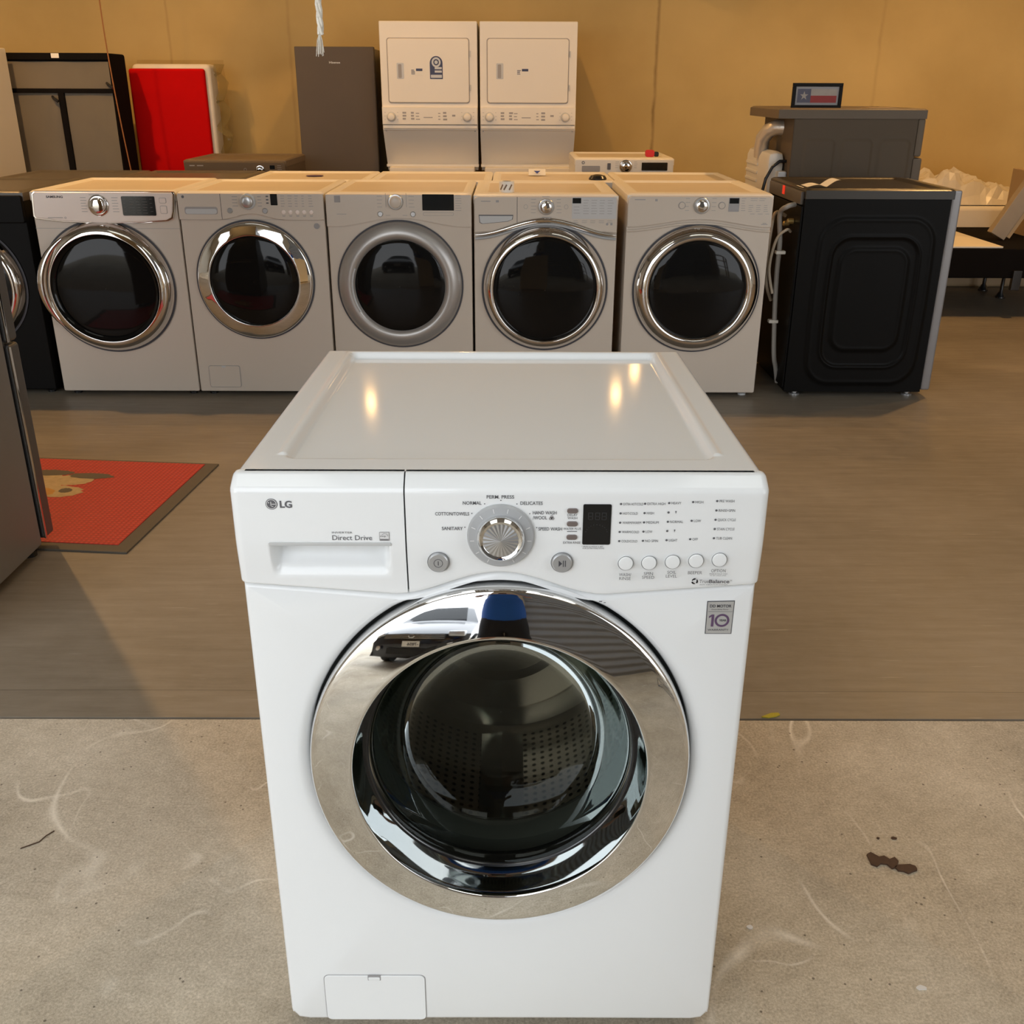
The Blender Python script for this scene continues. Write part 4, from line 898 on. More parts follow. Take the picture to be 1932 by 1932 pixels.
# ------------------------------------------------------------------ laundry centers
def laundry(x, label, sticker, dx):
    T = thing('stacked_laundry_center', label, 'laundry center', (x, 6.55, 0), group='stacked white laundry centers')
    h = .3435
    MB().box(-h, h, 0, .70, 1.155, 1.868, .008).build('dryer_cabinet', 'enamel_cream', T)
    MB().box(-h+.03, h-.03, .03, .68, .02, .90, .01).build('washer_cabinet', 'enamel_cream', T)
    # sloping recess between dryer and washer
    k = MB(); k.geo([(-h, .012, 1.16), (h, .012, 1.16), (h-.005, .20, .87), (-h+.005, .20, .87), (-h, .70, 1.16), (h, .70, 1.16), (h-.005, .70, .87), (-h+.005, .70, .87)], [(0, 1, 2, 3), (0, 3, 7, 4), (1, 5, 6, 2), (4, 7, 6, 5), (0, 4, 5, 1), (3, 2, 6, 7)])
    k.build('sloping_backsplash', 'enamel_cream', T)
    d = MB().rrect(-.288, .282, 1.342, 1.756, .018, -.014, .004, .006).build('dryer_door', 'enamel_cream', T)
    k = MB(); k.rrect(-.294, .288, 1.336, 1.762, .020, -.0015, .003); k.build('door_gap', 'print_row', d)
    r = MB().rrect(-.226, -.176, 1.497, 1.600, .006, -.0155, -.012, .001).build('door_pull', 'lip', d); MB().rrect(-.216, -.192, 1.503, 1.592, .006, -.0165, -.0150).build('pull_recess', 'ink_soft', r)
    for z in (1.44, 1.66): MB().box(.290, .297, -.012, .002, z-.02, z+.02, .002).build('hinge', 'lip', d)
    lb = MB().rrect(-.130+dx, -.040+dx, 1.520, 1.566, .003, -.0152, -.0138).build('energy_label', 'paper', d)
    k = MB(); k.bar(-.090+dx, 1.548, .045, .016, -.0156); ticks(k, -.124+dx, 1.552, -.0156, 1, 4, 0, .008, .028, .004); k.build('label_print', 'navy_label', lb)
    if sticker:
        s = MB().plate([(.008, 1.497), (.098, 1.497), (.098, 1.600)]+[(.053+.045*math.cos(math.radians(a)), 1.600+.045*math.sin(math.radians(a))) for a in range(15, 180, 15)]+[(.008, 1.600)], -.0156, -.0138).build('arched_sticker', 'navy_label', d)
        k = MB(); k.dot(.053, 1.605, .032, -.0162, 24, .020); k.dot(.053, 1.605, .012, -.0162, 16); k.bar(.042, 1.560, .050, .014, -.0162); k.bar(.042, 1.538, .050, .014, -.0162); k.bar(.014, 1.504, .078, .020, -.0162); k.build('sticker_print', 'lip', s)
    cp = MB(); cp.plate([(-h+.002, 1.195), (h-.002, 1.195), (h-.002, 1.312), (-h+.002, 1.312)], -.030, .004, .006); cp = cp.build('control_panel', 'enamel_cream', T)
    y = -.0306
    for kx in (-.275, .268): knob(cp, kx, 1.247, .033, y, 'lip', 'enamel_cream')
    k = MB()
    for sx, x0 in ((1, -.195), (1, -.135)): ticks(k, x0, 1.268, y, 1, 3, 0, .020, .028, .012)
    ticks(k, -.100, 1.268, y, 1, 3, 0, .02, .03, .006); ticks(k, .060, 1.268, y, 1, 3, 0, .02, .02, .006); ticks(k, .095, 1.268, y, 1, 3, 0, .022, .030, .012); ticks(k, .160, 1.250, y, 1, 1, 0, .02, .03, .012); k.bar(-.045, 1.240, .065, .006, y)
    ticks(k, -.325, 1.275, y, 1, 3, 0, .024, .012, .002); ticks(k, -.235, 1.275, y, 1, 3, 0, .024, .012, .002); ticks(k, .225, 1.275, y, 1, 3, 0, .024, .010, .002); ticks(k, .308, 1.275, y, 1, 3, 0, .024, .012, .002)
    k.build('panel_lettering', 'print_row', cp)
    MB().box(-h+.004, h-.004, -.022, .012, 1.168, 1.192, .004).build('panel_base_trim', 'enamel_cream', T)
    for sx in (-1, 1): MB().dot(sx*.322, 1.150, .005, .006, 10).build('screw', 'grey_plastic', T)
    MB().box(-h, h, .14, .70, .895, .915, .004).build('washer_top', 'enamel_cream', T)
    k = MB().box(-.24, .24, .18, .62, .915, .925, .004).build('washer_lid', 'enamel_cream', T)
    MB().box(-.16, -.08, .185, .20, .925, .9265).build('caution_label', 'yellow_label', k)
    MB().box(-.10, .06, .25, .40, 1.868, 1.882, .004).build('top_bracket', 'lip', T)
    feet(T, .62, .62, .03)
laundry(-.566, 'stacked white washer-dryer with arched dark sticker on the dryer door', True, 0)
laundry(.137, 'stacked white washer-dryer without the arched sticker, right of its twin', False, .045+.0)

# ------------------------------------------------------------------ dark upright refrigerator
T = thing('refrigerator', 'tall dark grey refrigerator with plain door standing by the tan wall', 'refrigerator', (-1.270, 6.80, 0))
MB().box(-.288, .288, .065, .66, .03, 1.700, .006).build('cabinet', 'black', T)
d = MB().box(-.288, .288, 0, .060, .045, 1.712, .006).build('door', 'fridge_dark', T)
MB().text('Hisense', -.040, 1.600, .0140, -.0012, .080, bold=.02).build('brand_lettering', 'lip', d)
feet(T, .576, .62, .03)

# white refrigerator at far left
T = thing('refrigerator', 'white refrigerator at the left edge, only its side strip in view', 'refrigerator', (-3.845, 5.70, 0))
MB().box(-.37, .37, .07, .72, .03, 1.680, .008).build('cabinet', 'enamel_cream', T)
d = MB().box(-.37, .37, 0, .065, .05, 1.690, .012).build('door', 'enamel_cream', T); MB().box(.30, .32, -.04, -.02, .8, 1.4, .005).build('handle', 'lip', d); MB().box(.30, .32, -.03, .002, .8, .83).build('handle_mount', 'lip', d); MB().box(.30, .32, -.03, .002, 1.37, 1.4).build('handle_mount', 'lip', d)
feet(T, .7, .65, .04)

# upright box spring, its grey underside outwards
T = thing('box_spring', 'upright box spring with grey underside cloth and black frame bars', 'box spring', (-3.18, 6.52, 0))
k = MB(); k.box(-.40, .372, .015, .33, .02, 1.655, .015); k.build('frame', 'blackfab', T)
k = MB(); k.height(-.39, .362, 60, .05, 1.60, 60, lambda x, z: .006+.003*math.sin(x*19+z*5)*math.sin(z*11)); k.build('underside_cloth', 'greycloth', T)
for nm, a in (('frame_bar', (-.40, .372, 1.395, 1.425)), ('frame_bar', (-.40, .372, 1.610, 1.655)), ('frame_bar', (-.022, .022, .02, 1.40))): MB().box(a[0], a[1], -.012, .02, a[2], a[3], .004).build(nm, 'blackfab', T)
MB().rrect(-.025, .030, 1.622, 1.652, .002, -.014, -.011).build('white_tag', 'paper', T)
for x, z in ((-.065, 1.37), (.335, 1.46)): MB().tube([(x, .0, z), (x+.02, -.03, z-.01), (x+.05, -.035, z-.03)], .010, 8).build('hinge_arm', 'black', T)
# red mattress with quilted sides in clear wrap
T = thing('mattress', 'bright red mattress with quilted white border standing upright in clear wrap', 'mattress', (-2.57, 7.0, 0))
MB().box(-.285, .285, 0, .05, .02, 1.565, .02, 3).build('red_cover', 'red_cloth', T)
MB().box(-.275, .320, .045, .25, .03, 1.598, .035, 3).build('quilted_side', 'quilt', T)
k = MB(); k.height(-.30, .375, 26, .03, 1.63, 44, lambda x, z: .26+.015*math.sin(x*23+z*9)+.012*math.sin(z*31)); k.build('clear_wrap', 'film', T)
k = MB()
pp = [(.34+.03*math.sin(i*2.1), .05+.1*abs(math.sin(i*1.3)), .05+1.55*i/24) for i in range(25)]
k.geo([v for p in pp for v in (p, (p[0]+.035, .25, p[2]))], [(2*i, 2*i+1, 2*i+3, 2*i+2) for i in range(24)]); k.build('wrap_edge', 'film', T)
# cord hanging down the wall in front of the box spring
pts = [(-2.62+.0, 5.6, 4.6)]
k = MB(); pts = []
for i in range(41):
    t_ = i/40; z = 4.58-4.5*t_; x = -2.80 + .0; pts.append((-2.775+.16*max(0, (1.9-z))**1.6*.35*(1 if z > .8 else 1), 6.42-.02*t_, z))
tag(MB().tube(pts, .0045, 6).build('hanging_cord', 'orange_cord'), 'thin orange-brown cord hanging from the ceiling beside the box spring', 'cord')
# rope
k = MB(); top = 4.25; x0, y0 = -.353, .93
for s_ in range(3):
    pts = [(x0+.0035*math.cos(i*.9+s_*2.09)+.004*math.sin(i*.05), y0+.0035*math.sin(i*.9+s_*2.09), top-(top-1.53)*i/260) for i in range(261)]; k.tube(pts, .0036, 5)
for i in range(16):
    a = random.random()*6.28; q = .004+.006*random.random(); k.tube([(x0, y0, 1.535), (x0+q*.6*math.cos(a), y0+q*.6*math.sin(a), 1.52), (x0+q*math.cos(a), y0+q*math.sin(a), 1.502-.012*random.random())], .0007, 4)
tag(k.build('pull_rope', 'rope'), 'frayed whitish pull rope hanging from above at the top of the picture', 'rope')

# ------------------------------------------------------------------ taupe dryer behind the black one
T = thing('front_load_dryer', 'taupe dryer turned sideways behind the black machine, framed flag on top', 'dryer', (2.245, 4.945, 0), PI/2)
MB().box(-.335, .335, .02, .70, .40, 1.30, .006).build('cabinet', 'taupe', T)
def emb2(yy, z):
    e = 0
    for cx in (.14, .345, .55):
        q0, q1 = abs(yy-cx)-.055, abs(z-.83)-.33; sd = math.hypot(max(q0, 0), max(q1, 0))+min(max(q0, q1), 0)-.03; e += .006*(1-sm(-.012, .004, sd))
    return (-.338-e, yy, z)
l = MB(); l.height(.03, .695, 110, .41, 1.295, 110, emb2); l.build('embossed_side', 'taupe', T, ang=60)
lid_part(T, .70, .80, 1.345, 'taupe_lid', y0=-.01, th=.052, rec=.03)
MB().box(-.345, .345, -.012, .030, 1.10, 1.295, .012).build('control_panel', 'taupe_lid', T)
MB().box(-.345, .345, -.022, .030, .40, 1.095, .012).build('front_panel', 'taupe_lid', T)
MB().box(-.335, .335, .01, .70, .02, .395, .008).build('pedestal', 'taupe', T)
MB().box(-.24, .31, .70, .80, .42, 1.12, .04).build('rear_cover', 'white_plastic', T)
for i in range(5): MB().box(-.02, .27, .795, .806, 1.03-.045*i, 1.048-.045*i, .004).build('vent_louver', 'white_plastic', T)
MB().tube([(-.10, .68, 1.24), (-.08, .73, 1.24), (-.05, .765, 1.22), (-.02, .785, 1.18), (.0, .785, 1.13), (.01, .78, 1.08)], .042, 18).build('exhaust_duct', 'foil', T)
MB().tube([(-.26, .70, 1.07), (-.27, .74, 1.07), (-.28, .78, 1.04), (-.28, .81, .98), (-.28, .825, .90), (-.28, .83, .75), (-.28, .83, .5)], .009, 8).build('power_cord', 'black', T)
MB().rrect(.34, .345, .1, .2, .001, 0, .001) and None
MB().box(-.30, -.22, .70, .75, .70, 1.02, .01).build('wiring_cover', 'lip', T)
# picture frame on it
t = thing('picture_frame', 'black-framed flag picture standing on the taupe dryer', 'picture frame', (1.700, 4.78, 1.3405))
W2, H2 = .137, .130
k = MB()
for a in ((-W2, W2, 0, .018), (-W2, W2, H2-.018, H2), (-W2, -W2+.018, .018, H2-.018), (W2-.018, W2, .018, H2-.018)): k.box(a[0], a[1], -.012, .008, a[2], a[3], .002)
k.build('frame', 'matte_black', t)
MB().box(-W2+.016, W2-.016, -.002, .004, .016, H2-.016).build('mat_board', 'ink_soft', t)
f = MB().box(-.108, .108, -.0035, -.002, .030, .100).build('flag_white_field', 'flag_white', t)
MB().bar(-.035, .030, .143, .036, -.0040).build('flag_red_stripe', 'flag_red', f); MB().bar(-.108, .030, .073, .070, -.0040).build('flag_blue_field', 'flag_blue', f)
k = MB(); st = [(-.0715+(.024 if i % 2 == 0 else .0095)*math.sin(i*PI/5), -.0045, .065+(.024 if i % 2 == 0 else .0095)*math.cos(i*PI/5)) for i in range(10)]; k.geo(st, [tuple(range(10))]); k.build('flag_star', 'flag_white', f)
MB().box(-.03, .03, .008, .05, 0, .004).build('easel_back', 'black', t)
tag(MB().box(1.98, 2.13, 4.72, 4.86, 1.3415, 1.348, .001).build('booklet', 'cardboard'), 'thin dark booklet lying on the taupe dryer, right of the flag picture', 'booklet')
# curled paper on the black machine
k = MB(); k.height(0, .19, 16, 0, .12, 6, lambda u, v: (1.40+u, 3.78+v+.03*u/.19, 1.0065+.035*abs(math.sin(u/.19*5.2))*(u/.19)+.002)); tag(k.build('paper_sheet', 'paper', recalc=False), 'curled white paper lying on top of the black dryer', 'paper')
# items on the machine tops
t = thing('paper_roll', 'white cardboard roll with brown diamond print on the chrome-trimmed washer', 'roll', (-.005, 3.80, .980))
MB().lathez([(.034, 0), (.036, .004), (.036, .048), (.034, .052), (.022, .052)], cap=(1, 0)).build('paper_wrap', 'paper', t)
k = MB()
for a in (-100, -60, -130): 
    c_, s_ = math.cos(math.radians(a)), math.sin(math.radians(a)); tx, ty = -s_, c_; p = Vector((.0364*c_, .0364*s_, .026)); 
    k.geo([p+Vector((tx*-.010, ty*-.010, -.010)), p+Vector((tx*-.004, ty*-.004, -.014)), p+Vector((tx*.010, ty*.010, .010)), p+Vector((tx*.004, ty*.004, .014))], [(0, 1, 2, 3)])
k.build('printed_pattern', mat('brown_print', (.20, .13, .08), .6), t)
tag(MB().lathez([(.05, 0), (.05, .008), (.04, .022), (.015, .028)], .50, 4.68, .9692, 24).build('black_cap', 'black'), 'round black cap lying on a white second-row machine', 'cap')
k = MB(); k.geo([(.12, 5.02, .9665), (.22, 5.02, .9665), (.22, 5.06, .998), (.12, 5.06, .998), (.22, 5.10, .9655), (.12, 5.10, .9655)], [(0, 1, 2, 3), (3, 2, 4, 5)]); t = k.build('folded_card', 'paper', flat=True, recalc=False); tag(t, 'small folded card with blue triangle on a white second-row machine', 'card')
k = MB(); k.geo([(.150, 5.030, .990), (.190, 5.030, .990), (.170, 5.020, .975)], [(0, 1, 2)]); k.build('blue_triangle', 'blue_label', t)
k = MB(); k.lathez([(.05, 0), (.05, .0012)], -1.13, 4.96, .9635, 24); o = k.build('oval_sticker', 'purple'); tag(o, 'dark oval sticker on top of a white second-row machine', 'sticker')

# ------------------------------------------------------------------ foreground refrigerator on the left
T = thing('refrigerator', 'grey stainless refrigerator cut off by the left edge, seen from its side', 'refrigerator', (-1.925, 1.92, 0), PI, group='refrigerators')
del T['group']
MB().box(-.385, .385, .085, .78, .035, 1.76, .006).build('cabinet', 'fridge_side', T)
g = MB().box(-.380, .380, .070, .086, .06, 1.755).build('door_gasket', 'black', T)
for z0, z1 in ((.045, .700), (.706, 1.765)):
    d = MB().box(-.392, .392, 0, .066, z0, z1, .012, 3).build('door', 'fridge_edge', T); MB().box(-.3945, -.388, .060, .071, z0+.004, z1-.004, .001).build('edge_trim', 'chrome_row', d)
    if z0 < .5: MB().tube([(-.25, -.001, z1-.06), (-.25, -.045, z1-.06), (.25, -.045, z1-.06), (.25, -.001, z1-.06)], .011, 10).build('handle', 'stainless', d)
    else: MB().tube([(.30, -.001, z0+.1), (.30, -.045, z0+.1), (.30, -.045, z0+.8), (.30, -.001, z0+.8)], .011, 10).build('handle', 'stainless', d)
for sx in (-1, 1):
    for y in (.10, .70): MB().lathez([(.022, 0), (.022, .018), (.012, .02), (.012, .04)], sx*.345, y).build('foot', 'black', T)

# ------------------------------------------------------------------ floor mat
T = thing('floor_mat', 'red ribbed rubber floor mat with brown border by the grey refrigerator', 'mat', (-1.225, 2.261, 0), math.radians(-5.2))
MB().box(-1.42, 0, -.430, .430, 0, .007, .002).build('border', 'mat_border', T)
MB().box(-1.365, -.052, -.380, .412, .004, .0095, .001).build('ribbed_field', 'rug', T)
def blob(cx, cy, rx, ry, m, nm, seed, z=.0100):
    random.seed(seed); k = MB(); n = 26; vs = [(cx+rx*math.cos(2*PI*i/n)*(1+.22*(random.random()-.5)), cy+ry*math.sin(2*PI*i/n)*(1+.22*(random.random()-.5)), z) for i in range(n)]; k.geo(vs, [tuple(range(n))]); return k.build(nm, m, T, recalc=False)
M['mat_beige'] = mat('mat_beige', (.50, .38, .22), .7, namt=.3, nscale=50); M['mat_grey'] = mat('mat_grey', (.16, .17, .18), .7); M['mat_ochre'] = mat('mat_ochre', (.52, .27, .06), .7, namt=.2, nscale=40)
blob(-.61, .13, .10, .115, 'mat_beige', 'beige_patch', 1); blob(-.49, .065, .085, .055, 'mat_beige', 'beige_patch', 2, .0101); blob(-.58, .05, .075, .045, 'mat_ochre', 'ochre_patch', 3, .0103)
blob(-.50, .185, .085, .055, 'mat_beige', 'beige_patch', 4, .0101); blob(-.62, .255, .085, .032, 'mat_border', 'dark_patch', 5, .0103); blob(-.45, .235, .090, .030, 'mat_border', 'dark_patch', 6, .0103)
blob(-.475, .075, .026, .024, 'mat_border', 'dark_patch', 7, .0104); blob(-.58, -.03, .05, .045, 'mat_grey', 'grey_patch', 8, .0102); blob(-.44, -.16+.0, .035, .016, 'mat_border', 'dark_patch', 9, .0102)
random.seed(11)

# ------------------------------------------------------------------ bed things on the right
T = thing('bed_base', 'black platform bed base with cream top board at the right edge', 'bed', (3.35, 6.17, 0))
MB().box(-.75, .95, -.57, .57, .275, .470, .012).build('black_base', 'blackfab', T)
MB().box(-.74, -.06, -.555, .555, .470, .482, .003).build('top_board', 'cream_board', T)
for x in (-.62, .35, .9):
    for y in (-.50 if x != .35 else .20, .50): MB().lathez([(.035, 0), (.035, .012), (.014, .05), (.012, .16), (.022, .20), (.035, .275)], x, y, n=16).build('leg', 'black', T)
MB().box(.02, .08, -.60, -.565, .20, .33, .004).build('bracket', 'black', T)
T = thing('headboard', 'grey-brown padded slab leaning diagonally over the bed base', 'headboard', (3.46, 6.10, .470))
R_ = Matrix.Rotation(math.radians(28.5), 4, 'Y')
k = MB(); k.box(-.115, 0, -.12, -.05, 0.001, 1.05, .006, rot=R_); k.build('slab', 'board_edge', T)
k = MB(); k.box(0, .03, -.112, -.06, .03, 1.03, .003, rot=R_); k.build('face_board', 'cardboard', T)
T = thing('cardboard_box', 'plain cardboard box with dark printed marks behind the leaning slab', 'box', (3.93, 6.35, .4705))
MB().box(-.22, .27, -.18, .22, 0, .44, .004).build('carton', 'cardboard', T)
k = MB(); k.bar(-.17, .08, .09, .035, -.1805); k.bar(-.15, .14, .06, .014, -.1805); k.bar(-.12, .20, .05, .014, -.1805); k.build('printed_marks', mat('maroon_print', (.16, .04, .03), .7), T)
T = thing('mattress', 'pale mattress lying flat behind the bed base under crumpled wrap', 'mattress', (3.55, 7.12, 0))
MB().box(-.80, .80, -.32, .34, .0, .30, .03, 3).build('lower_layer', 'wood', T); MB().box(-.80, .80, -.32, .34, .30, .62, .04, 3).build('upper_layer', 'cream_board', T)
def crumple(x, y):
    u = (x+.5)/1.0; h = .14*math.exp(-((x+.22)/.25)**2)+.10*math.exp(-((x-.20)/.25)**2)
    q = Vector((x*4.2, y*4.2, 3.)); n = .17*abs(mnoise(q))+.09*abs(mnoise(q*2.3+Vector((5, 1, 0))))
    return (x, y, .002+(h+n)*sm(0, .10, min(x+.62, .60-x, y+.30, .32-y)))
k = MB(); k.height(-.62, .60, 26, -.30, .32, 16, crumple); o = k.build('plastic_wrap', mat('crumpled_white_wrap', (.66, .60, .50), .25, namt=.1), ang=8, flat=True); o.location = (3.50, 7.12, .622)
tag(o, 'crumpled pale plastic wrap heaped on the flat mattress by the wall', 'plastic wrap')

# ------------------------------------------------------------------ things on the floor
def chip(name, m, lab, cat, poly, z, h, group=None):
    k = MB(); n = len(poly); k.geo([(x, y, z) for x, y in poly]+[(x, y, z+h) for x, y in poly], [tuple(range(n)), tuple(range(n, 2*n))]+[(i, (i+1) % n, n+(i+1) % n, n+i) for i in range(n)])
    return tag(k.build(name, m, flat=True), lab, cat, group)
def ragged(cx, cy, rx, ry, n, s):
    random.seed(s); return [(cx+rx*math.cos(2*PI*i/n)*(.7+.6*random.random()), cy+ry*math.sin(2*PI*i/n)*(.7+.6*random.random())) for i in range(n)]
chip('mud_flake', 'debris', 'dark brown dried mud flake on concrete, larger curved one of two', 'mud', [(.742, .412), (.752, .418), (.765, .405), (.776, .408), (.784, .398), (.796, .404), (.800, .392), (.790, .376), (.780, .372), (.774, .384), (.762, .386), (.752, .378), (.742, .384)], .0002, .004, 'dried mud flakes')
chip('mud_flake', 'debris', 'dark brown dried mud crumb touching the larger flake on its right', 'mud', ragged(.808, .372, .020, .011, 12, 5), .0002, .004, 'dried mud flakes')
chip('mud_flake', 'debris', 'tiny brown mud speck behind the larger flake, right one', 'mud', ragged(.815, .462, .006, .004, 8, 6), .0002, .002, 'dried mud flakes')
chip('mud_flake', 'debris', 'tiny brown mud speck behind the larger flake, left one', 'mud', ragged(.782, .462, .004, .003, 8, 7), .0002, .002, 'dried mud flakes')
chip('leaf', 'leaf', 'small yellow leaf lying in the floor joint right of the washer', 'leaf', [(.640, .897), (.655, .893), (.675, .898), (.688, .906), (.686, .914), (.668, .913), (.652, .904)], .0005, .003)
tag(MB().tube([(-.985, .425, .002), (-.955, .445, .002), (-.948, .462, .003), (-.938, .478, .002)], .0013, 5).build('twig', 'debris'), 'thin dark twig on the concrete left of the washer', 'twig')
chip('paint_chip', 'pebble', 'white paint chip on concrete close to the washer, right side', 'chip', ragged(.462, .221, .006, .005, 8, 9), .0002, .002, 'white chips on the concrete')
chip('paint_chip', 'pebble', 'white paint chip on concrete lying nearest the camera on the right', 'chip', ragged(.73, .085, .009, .005, 8, 10), .0002, .002, 'white chips on the concrete')

# ------------------------------------------------------------------ what the chrome reflects: person with phone, parked car, racks
def skin_body(name, joints, edges, m, parent, sub=2):
    me = bpy.data.meshes.new(name); me.from_pydata([j[0] for j in joints], edges, []); o = bpy.data.objects.new(name, me); COL.objects.link(o)
    sk = o.modifiers.new('s', 'SKIN'); 
    for i, j in enumerate(joints): v = me.skin_vertices[0].data[i]; v.radius = (j[1], j[2] if len(j) > 2 else j[1]); v.use_root = (i == 0)
    su = o.modifiers.new('u', 'SUBSURF'); su.levels = sub; su.render_levels = sub
    dg = bpy.context.evaluated_depsgraph_get(); nm = bpy.data.meshes.new_from_object(o.evaluated_get(dg)); bpy.data.objects.remove(o)
    nm.materials.clear(); nm.materials.append(M[m])
    for p in nm.polygons: p.use_smooth = True
    ob = bpy.data.objects.new(name, nm); COL.objects.link(ob); ob.parent = parent; return ob
def person():
    T = thing('person', 'person in blue shirt and black shorts holding up a phone, seen mirrored in chrome', 'person', (.02, -1.66, 0))
    J = [((0, 0, .98), .13, .10), ((0, .0, 1.14), .125, .095), ((0, .0, 1.32), .15, .105), ((0, -.01, 1.44), .12, .08), ((0, .0, 1.52), .052), ((0, .015, 1.58), .055),
         ((.09, 0, .92), .095), ((.105, .01, .70), .075), ((.11, .02, .50), .055), ((.11, -.01, .28), .055), ((.11, -.02, .09), .036), ((.12, .06, .035), .036, .03), ((.125, .14, .025), .032, .022),
         ((-.09, 0, .92), .095), ((-.105, .01, .70), .075), ((-.11, .02, .50), .055), ((-.11, -.01, .28), .055), ((-.11, -.02, .09), .036), ((-.12, .06, .035), .036, .03), ((-.125, .14, .025), .032, .022),
         ((.19, -.01, 1.43), .055), ((.235, .02, 1.30), .044), ((.23, .06, 1.19), .038), ((.16, .22, 1.30), .033), ((.085, .365, 1.40), .024), ((.055, .405, 1.415), .026, .016),
         ((-.19, -.01, 1.43), .055), ((-.235, .02, 1.30), .044), ((-.23, .06, 1.19), .038), ((-.16, .22, 1.30), .033), ((-.105, .365, 1.40), .024), ((-.078, .405, 1.415), .026, .016)]
    Ed = [(0, 1), (1, 2), (2, 3), (3, 4), (4, 5), (0, 6), (6, 7), (7, 8), (8, 9), (9, 10), (10, 11), (11, 12), (0, 13), (13, 14), (14, 15), (15, 16), (16, 17), (17, 18), (18, 19),
          (3, 20), (20, 21), (21, 22), (22, 23), (23, 24), (24, 25), (3, 26), (26, 27), (27, 28), (28, 29), (29, 30), (30, 31)]
    skin_body('body', J, Ed, 'skin', T)
    # shirt, shorts
    J = [((0, 0, .80), .20, .15), ((0, 0, .90), .205, .155), ((0, 0, 1.02), .19, .145), ((0, 0, 1.16), .15, .115), ((0, 0, 1.33), .172, .125), ((0, -.005, 1.44), .135, .095), ((0, 0, 1.50), .07), ((.19, -.01, 1.44), .072), ((.237, .02, 1.30), .064), ((-.19, -.01, 1.44), .072), ((-.237, .02, 1.30), .064)]
    skin_body('shirt', J, [(0, 1), (1, 2), (2, 3), (3, 4), (4, 5), (5, 6), (5, 7), (7, 8), (5, 9), (9, 10)], 'blue_shirt', T)
    J = [((0, 0, 1.0), .150, .115), ((0, 0, .92), .155, .125), ((.10, .0, .82), .125), ((.10, .01, .60), .112), ((.10, .015, .53), .11), ((-.10, .0, .82), .125), ((-.10, .01, .60), .112), ((-.10, .015, .53), .11)]
    skin_body('shorts', J, [(0, 1), (1, 2), (2, 3), (3, 4), (1, 5), (5, 6), (6, 7)], 'shorts', T)
    # head
    k = MB(); n = 28; vs = []; fs = []; rows = 22
    for j in range(rows+1):
        ph = PI*j/rows
        for i in range(n):
            a = 2*PI*i/n; x = .076*math.sin(ph)*math.sin(a); yy = .097*math.sin(ph)*math.cos(a); z = .118*math.cos(ph)
            if z < 0: x *= 1-.25*(-z/.118); yy *= 1-.12*(-z/.118)
            fr = math.cos(a) > .5
            if fr:
                c = abs(x)
                yy += .022*math.exp(-((c/.012)**2)-((z+.012)/.022)**2)+.008*math.exp(-((c/.022)**2)-((z+.055)/.010)**2)-.010*math.exp(-(((c-.032)/.016)**2)-((z-.012)/.012)**2)+.006*math.exp(-((c/.02)**2)-((z+.095)/.014)**2)
            vs.append((x, yy+.02, 1.69+z))
    for j in range(rows):
        for i in range(n): q = (i+1) % n; fs.append((j*n+i, j*n+q, (j+1)*n+q, (j+1)*n+i))
    k.geo(vs, fs); h = k.build('head', 'skin', T, ang=80, merge=.0003)
    for sx in (-1, 1):
        MB().lathe([(.002, .010), (.011, .006), (.013, .0), (.011, -.006), (.002, -.010)], sx*.032, 1.702, 16).build('eye', 'white_ink', h).location = (0, .100, 0)
        MB().dot(sx*.032, 1.702, .005, .1105, 14).build('pupil', 'black', h)
        MB().lathe([(.004, .008), (.018, .010), (.022, 0), (.016, -.008)], sx*.078, 1.685, 16, sx=.35, sz=1.4).build('ear', 'skin', h)
    MB().box(-.022, .022, .106, .113, 1.632, 1.640, .003).build('mouth', mat('lips', (.35, .12, .10), .5), h)
    k = MB(); vs = []; fs = []
    for j in range(13):
        ph = (PI*.58)*j/12
        for i in range(n):
            a = 2*PI*i/n; cut = 1 if math.cos(a) < .35 else .62
            p2 = ph*cut; vs.append((.084*math.sin(p2)*math.sin(a), .106*math.sin(p2)*math.cos(a)+.014, 1.695+.127*math.cos(p2)))
    for j in range(12):
        for i in range(n): q = (i+1) % n; fs.append((j*n+i, j*n+q, (j+1)*n+q, (j+1)*n+i))
    k.geo(vs, fs); k.build('hair', 'hair', h, ang=80, merge=.0003)
    # hands with fingers closed on the phone's edges
    for sx in (-1, 1):
        cx = .055 if sx > 0 else -.078; ex = sx*.0385-.0075
        for q in range(4):
            z = 1.437-.016*q; L_ = (1, 1.08, 1, .85)[q]
            pts = [(cx, .408, 1.425-.010*q), (cx+(ex-cx)*.4+sx*.012*L_, .425, z), (ex+sx*.010, .446, z), (ex+sx*.001, .457, z)]
            MB().tube(pts, [.009, .0085, .0075, .0055], 10).build('finger', 'skin', T)
        MB().tube([(cx, .400, 1.405), (ex+sx*.012, .412, 1.408), (ex+sx*.002, .436, 1.412)], [.011, .0095, .007], 10).build('thumb', 'skin', T)
    for ft in (-1, 1): MB().box(ft*.125-.045, ft*.125+.045, -.06, .20, 0, .07, .025, 3).build('shoe', 'black', T)
person()
tag(MB().box(-.0275-.0, .0485, -1.2115, -1.2035, 1.355, 1.51, .003).build('phone', 'black'), 'black phone held up by the person in the blue shirt', 'phone')

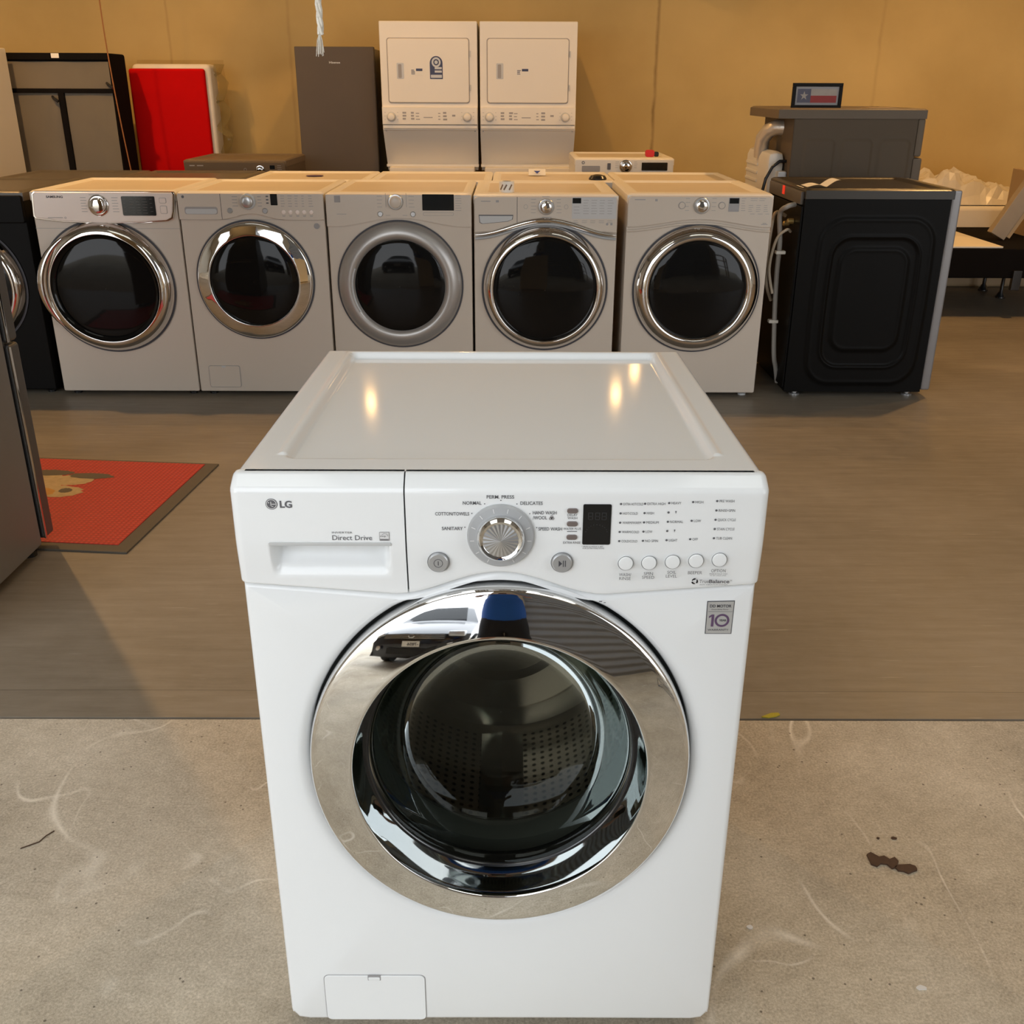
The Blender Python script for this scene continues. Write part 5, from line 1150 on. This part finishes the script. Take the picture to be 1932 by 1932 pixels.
def car():
    T = thing('car', 'dark sedan parked behind the photographer, its front mirrored in the chrome ring', 'car', (-1.35, -3.2, 0))
    # local: front towards +Y (the washer), length goes to -Y
    prof = [(0, .30), (.02, .52), (-.02, .66), (-.25, .76), (-.9, .90), (-1.25, .96), (-1.85, 1.34), (-2.3, 1.44), (-3.0, 1.42), (-3.7, 1.12), (-4.3, 1.02), (-4.6, .92), (-4.65, .55), (-4.6, .28)]
    k = MB(); xs = [-.90, -.88, -.80, -.6, -.3, 0, .3, .6, .80, .88, .90]; rows = []
    for x in xs:
        a = abs(x)/.9; r = []
        for (y, z) in prof:
            roof = max(0, (z-.95)/.5); xx = x*(1-.24*roof); r.append((xx, y-.16*a**3*(1 if y > -1 else -.6 if y < -4 else 0), z-(.05*a**4 if z > .7 else 0)))
        r += [(x, -4.5, .22), (x, -.1, .20)]; rows.append(r)
    m = len(rows[0]); vs = [p for r in rows for p in r]; fs = [(i*m+j, (i+1)*m+j, (i+1)*m+(j+1) % m, i*m+(j+1) % m) for i in range(len(rows)-1) for j in range(m)]
    fs += [tuple(range(m)), tuple((len(rows)-1)*m+j for j in range(m))]
    k.geo(vs, fs); k.build('body', 'car_paint', T, ang=40)
    MB().box(-.55, .55, -.03, .045, .56, .665, .02).build('grille', 'tyre', T)
    for z in (.585, .612, .64): MB().box(-.54, .54, .04, .052, z-.004, z+.004, .002).build('grille_bar', 'chrome', T)
    k = MB(); k.lathe([(.055, .05), (.055, .062), (.042, .066)], 0, .625, 28, sz=.62); k.build('badge', 'chrome', T)
    for sx in (-1, 1):
        k = MB(); k.box(.58, .84, -.19, .01, .62, .72, .03, 3, rot=Matrix.Scale(sx, 4, (1, 0, 0))); k.build('headlight', 'lens', T)
        MB().lathe([(.045, .0), (.045, .02), (.02, .024)], sx*.66, .38, 20, cap=(0, 1)).build('fog_light', 'lens', T)
        for y in (-.88, -3.65):
            w = MB(); b = bmesh.new(); bmesh.ops.create_cone(b, cap_ends=True, segments=36, radius1=.32, radius2=.32, depth=.22)
            b.transform(Matrix.Translation((sx*.82, y, .32)) @ Matrix.Rotation(PI/2, 4, 'Y')); w.add(b); w = w.build('wheel', 'tyre', T)
            h = MB(); b = bmesh.new(); bmesh.ops.create_cone(b, cap_ends=True, segments=30, radius1=.21, radius2=.21, depth=.235); b.transform(Matrix.Translation((sx*.82, y, .32)) @ Matrix.Rotation(PI/2, 4, 'Y')); h.add(b); h.build('hubcap', 'silver', w)
    MB().box(-.46, .46, -.04, .035, .28, .40, .02).build('lower_intake', 'tyre', T)
    p = MB().box(-.155, .155, .04, .056, .43, .53, .003).build('licence_plate', 'paper', T)
    k = MB(); k.text('-7856', -.14, .455, .05, 0, .20, bold=.03); o = k.build('plate_lettering', 'ink_dark', p, recalc=False); o.rotation_euler = (0, 0, PI); o.location = (0, .0575, 0)
    k = MB(); k.geo([(-.66, -1.27, .97), (.66, -1.27, .97), (.58, -1.84, 1.345), (-.58, -1.84, 1.345)], [(0, 1, 2, 3)]); k.build('windscreen', 'darkglass', T).location = (0, .02, .012)
car()
# timber rack and wire basket by the roller door
T = thing('timber_rack', 'orange-brown timber rack by the roller door, mirrored at the ring top right', 'rack', (3.3, -3.3, 0))
for x in (-.55, .55):
    for y in (-.25, .25): MB().box(x-.045, x+.045, y-.045, y+.045, 0, 1.5, .004).build('post', 'wood', T)
for z in (.55, 1.0, 1.42): MB().box(-.60, .60, -.30, .30, z, z+.05, .004).build('shelf_board', 'wood', T)
T = thing('wire_basket', 'grey wire basket standing on the concrete, mirrored at the ring right edge', 'basket', (2.15, -1.6, 0))
k = MB()
for i in range(9):
    u = -.4+.1*i
    for yy in (-.3, .3): k.tube([(u, yy, .02), (u, yy, .7)], .004, 5)
for i in range(7):
    v = -.3+.1*i
    for xx in (-.4, .4): k.tube([(xx, v, .02), (xx, v, .7)], .004, 5)
for z in (.02, .12, .22, .32, .42, .52, .62, .7): k.tube([(-.4, -.3, z), (.4, -.3, z), (.4, .3, z), (-.4, .3, z)], .004, 5, closed=True)
k.build('wire_mesh', 'wire', T)
k = MB(); [k.tube([(-.4+.1*i, -.3, .015), (-.4+.1*i, .3, .015)], .004, 5) for i in range(9)]; k.build('basket_floor', 'wire', T)
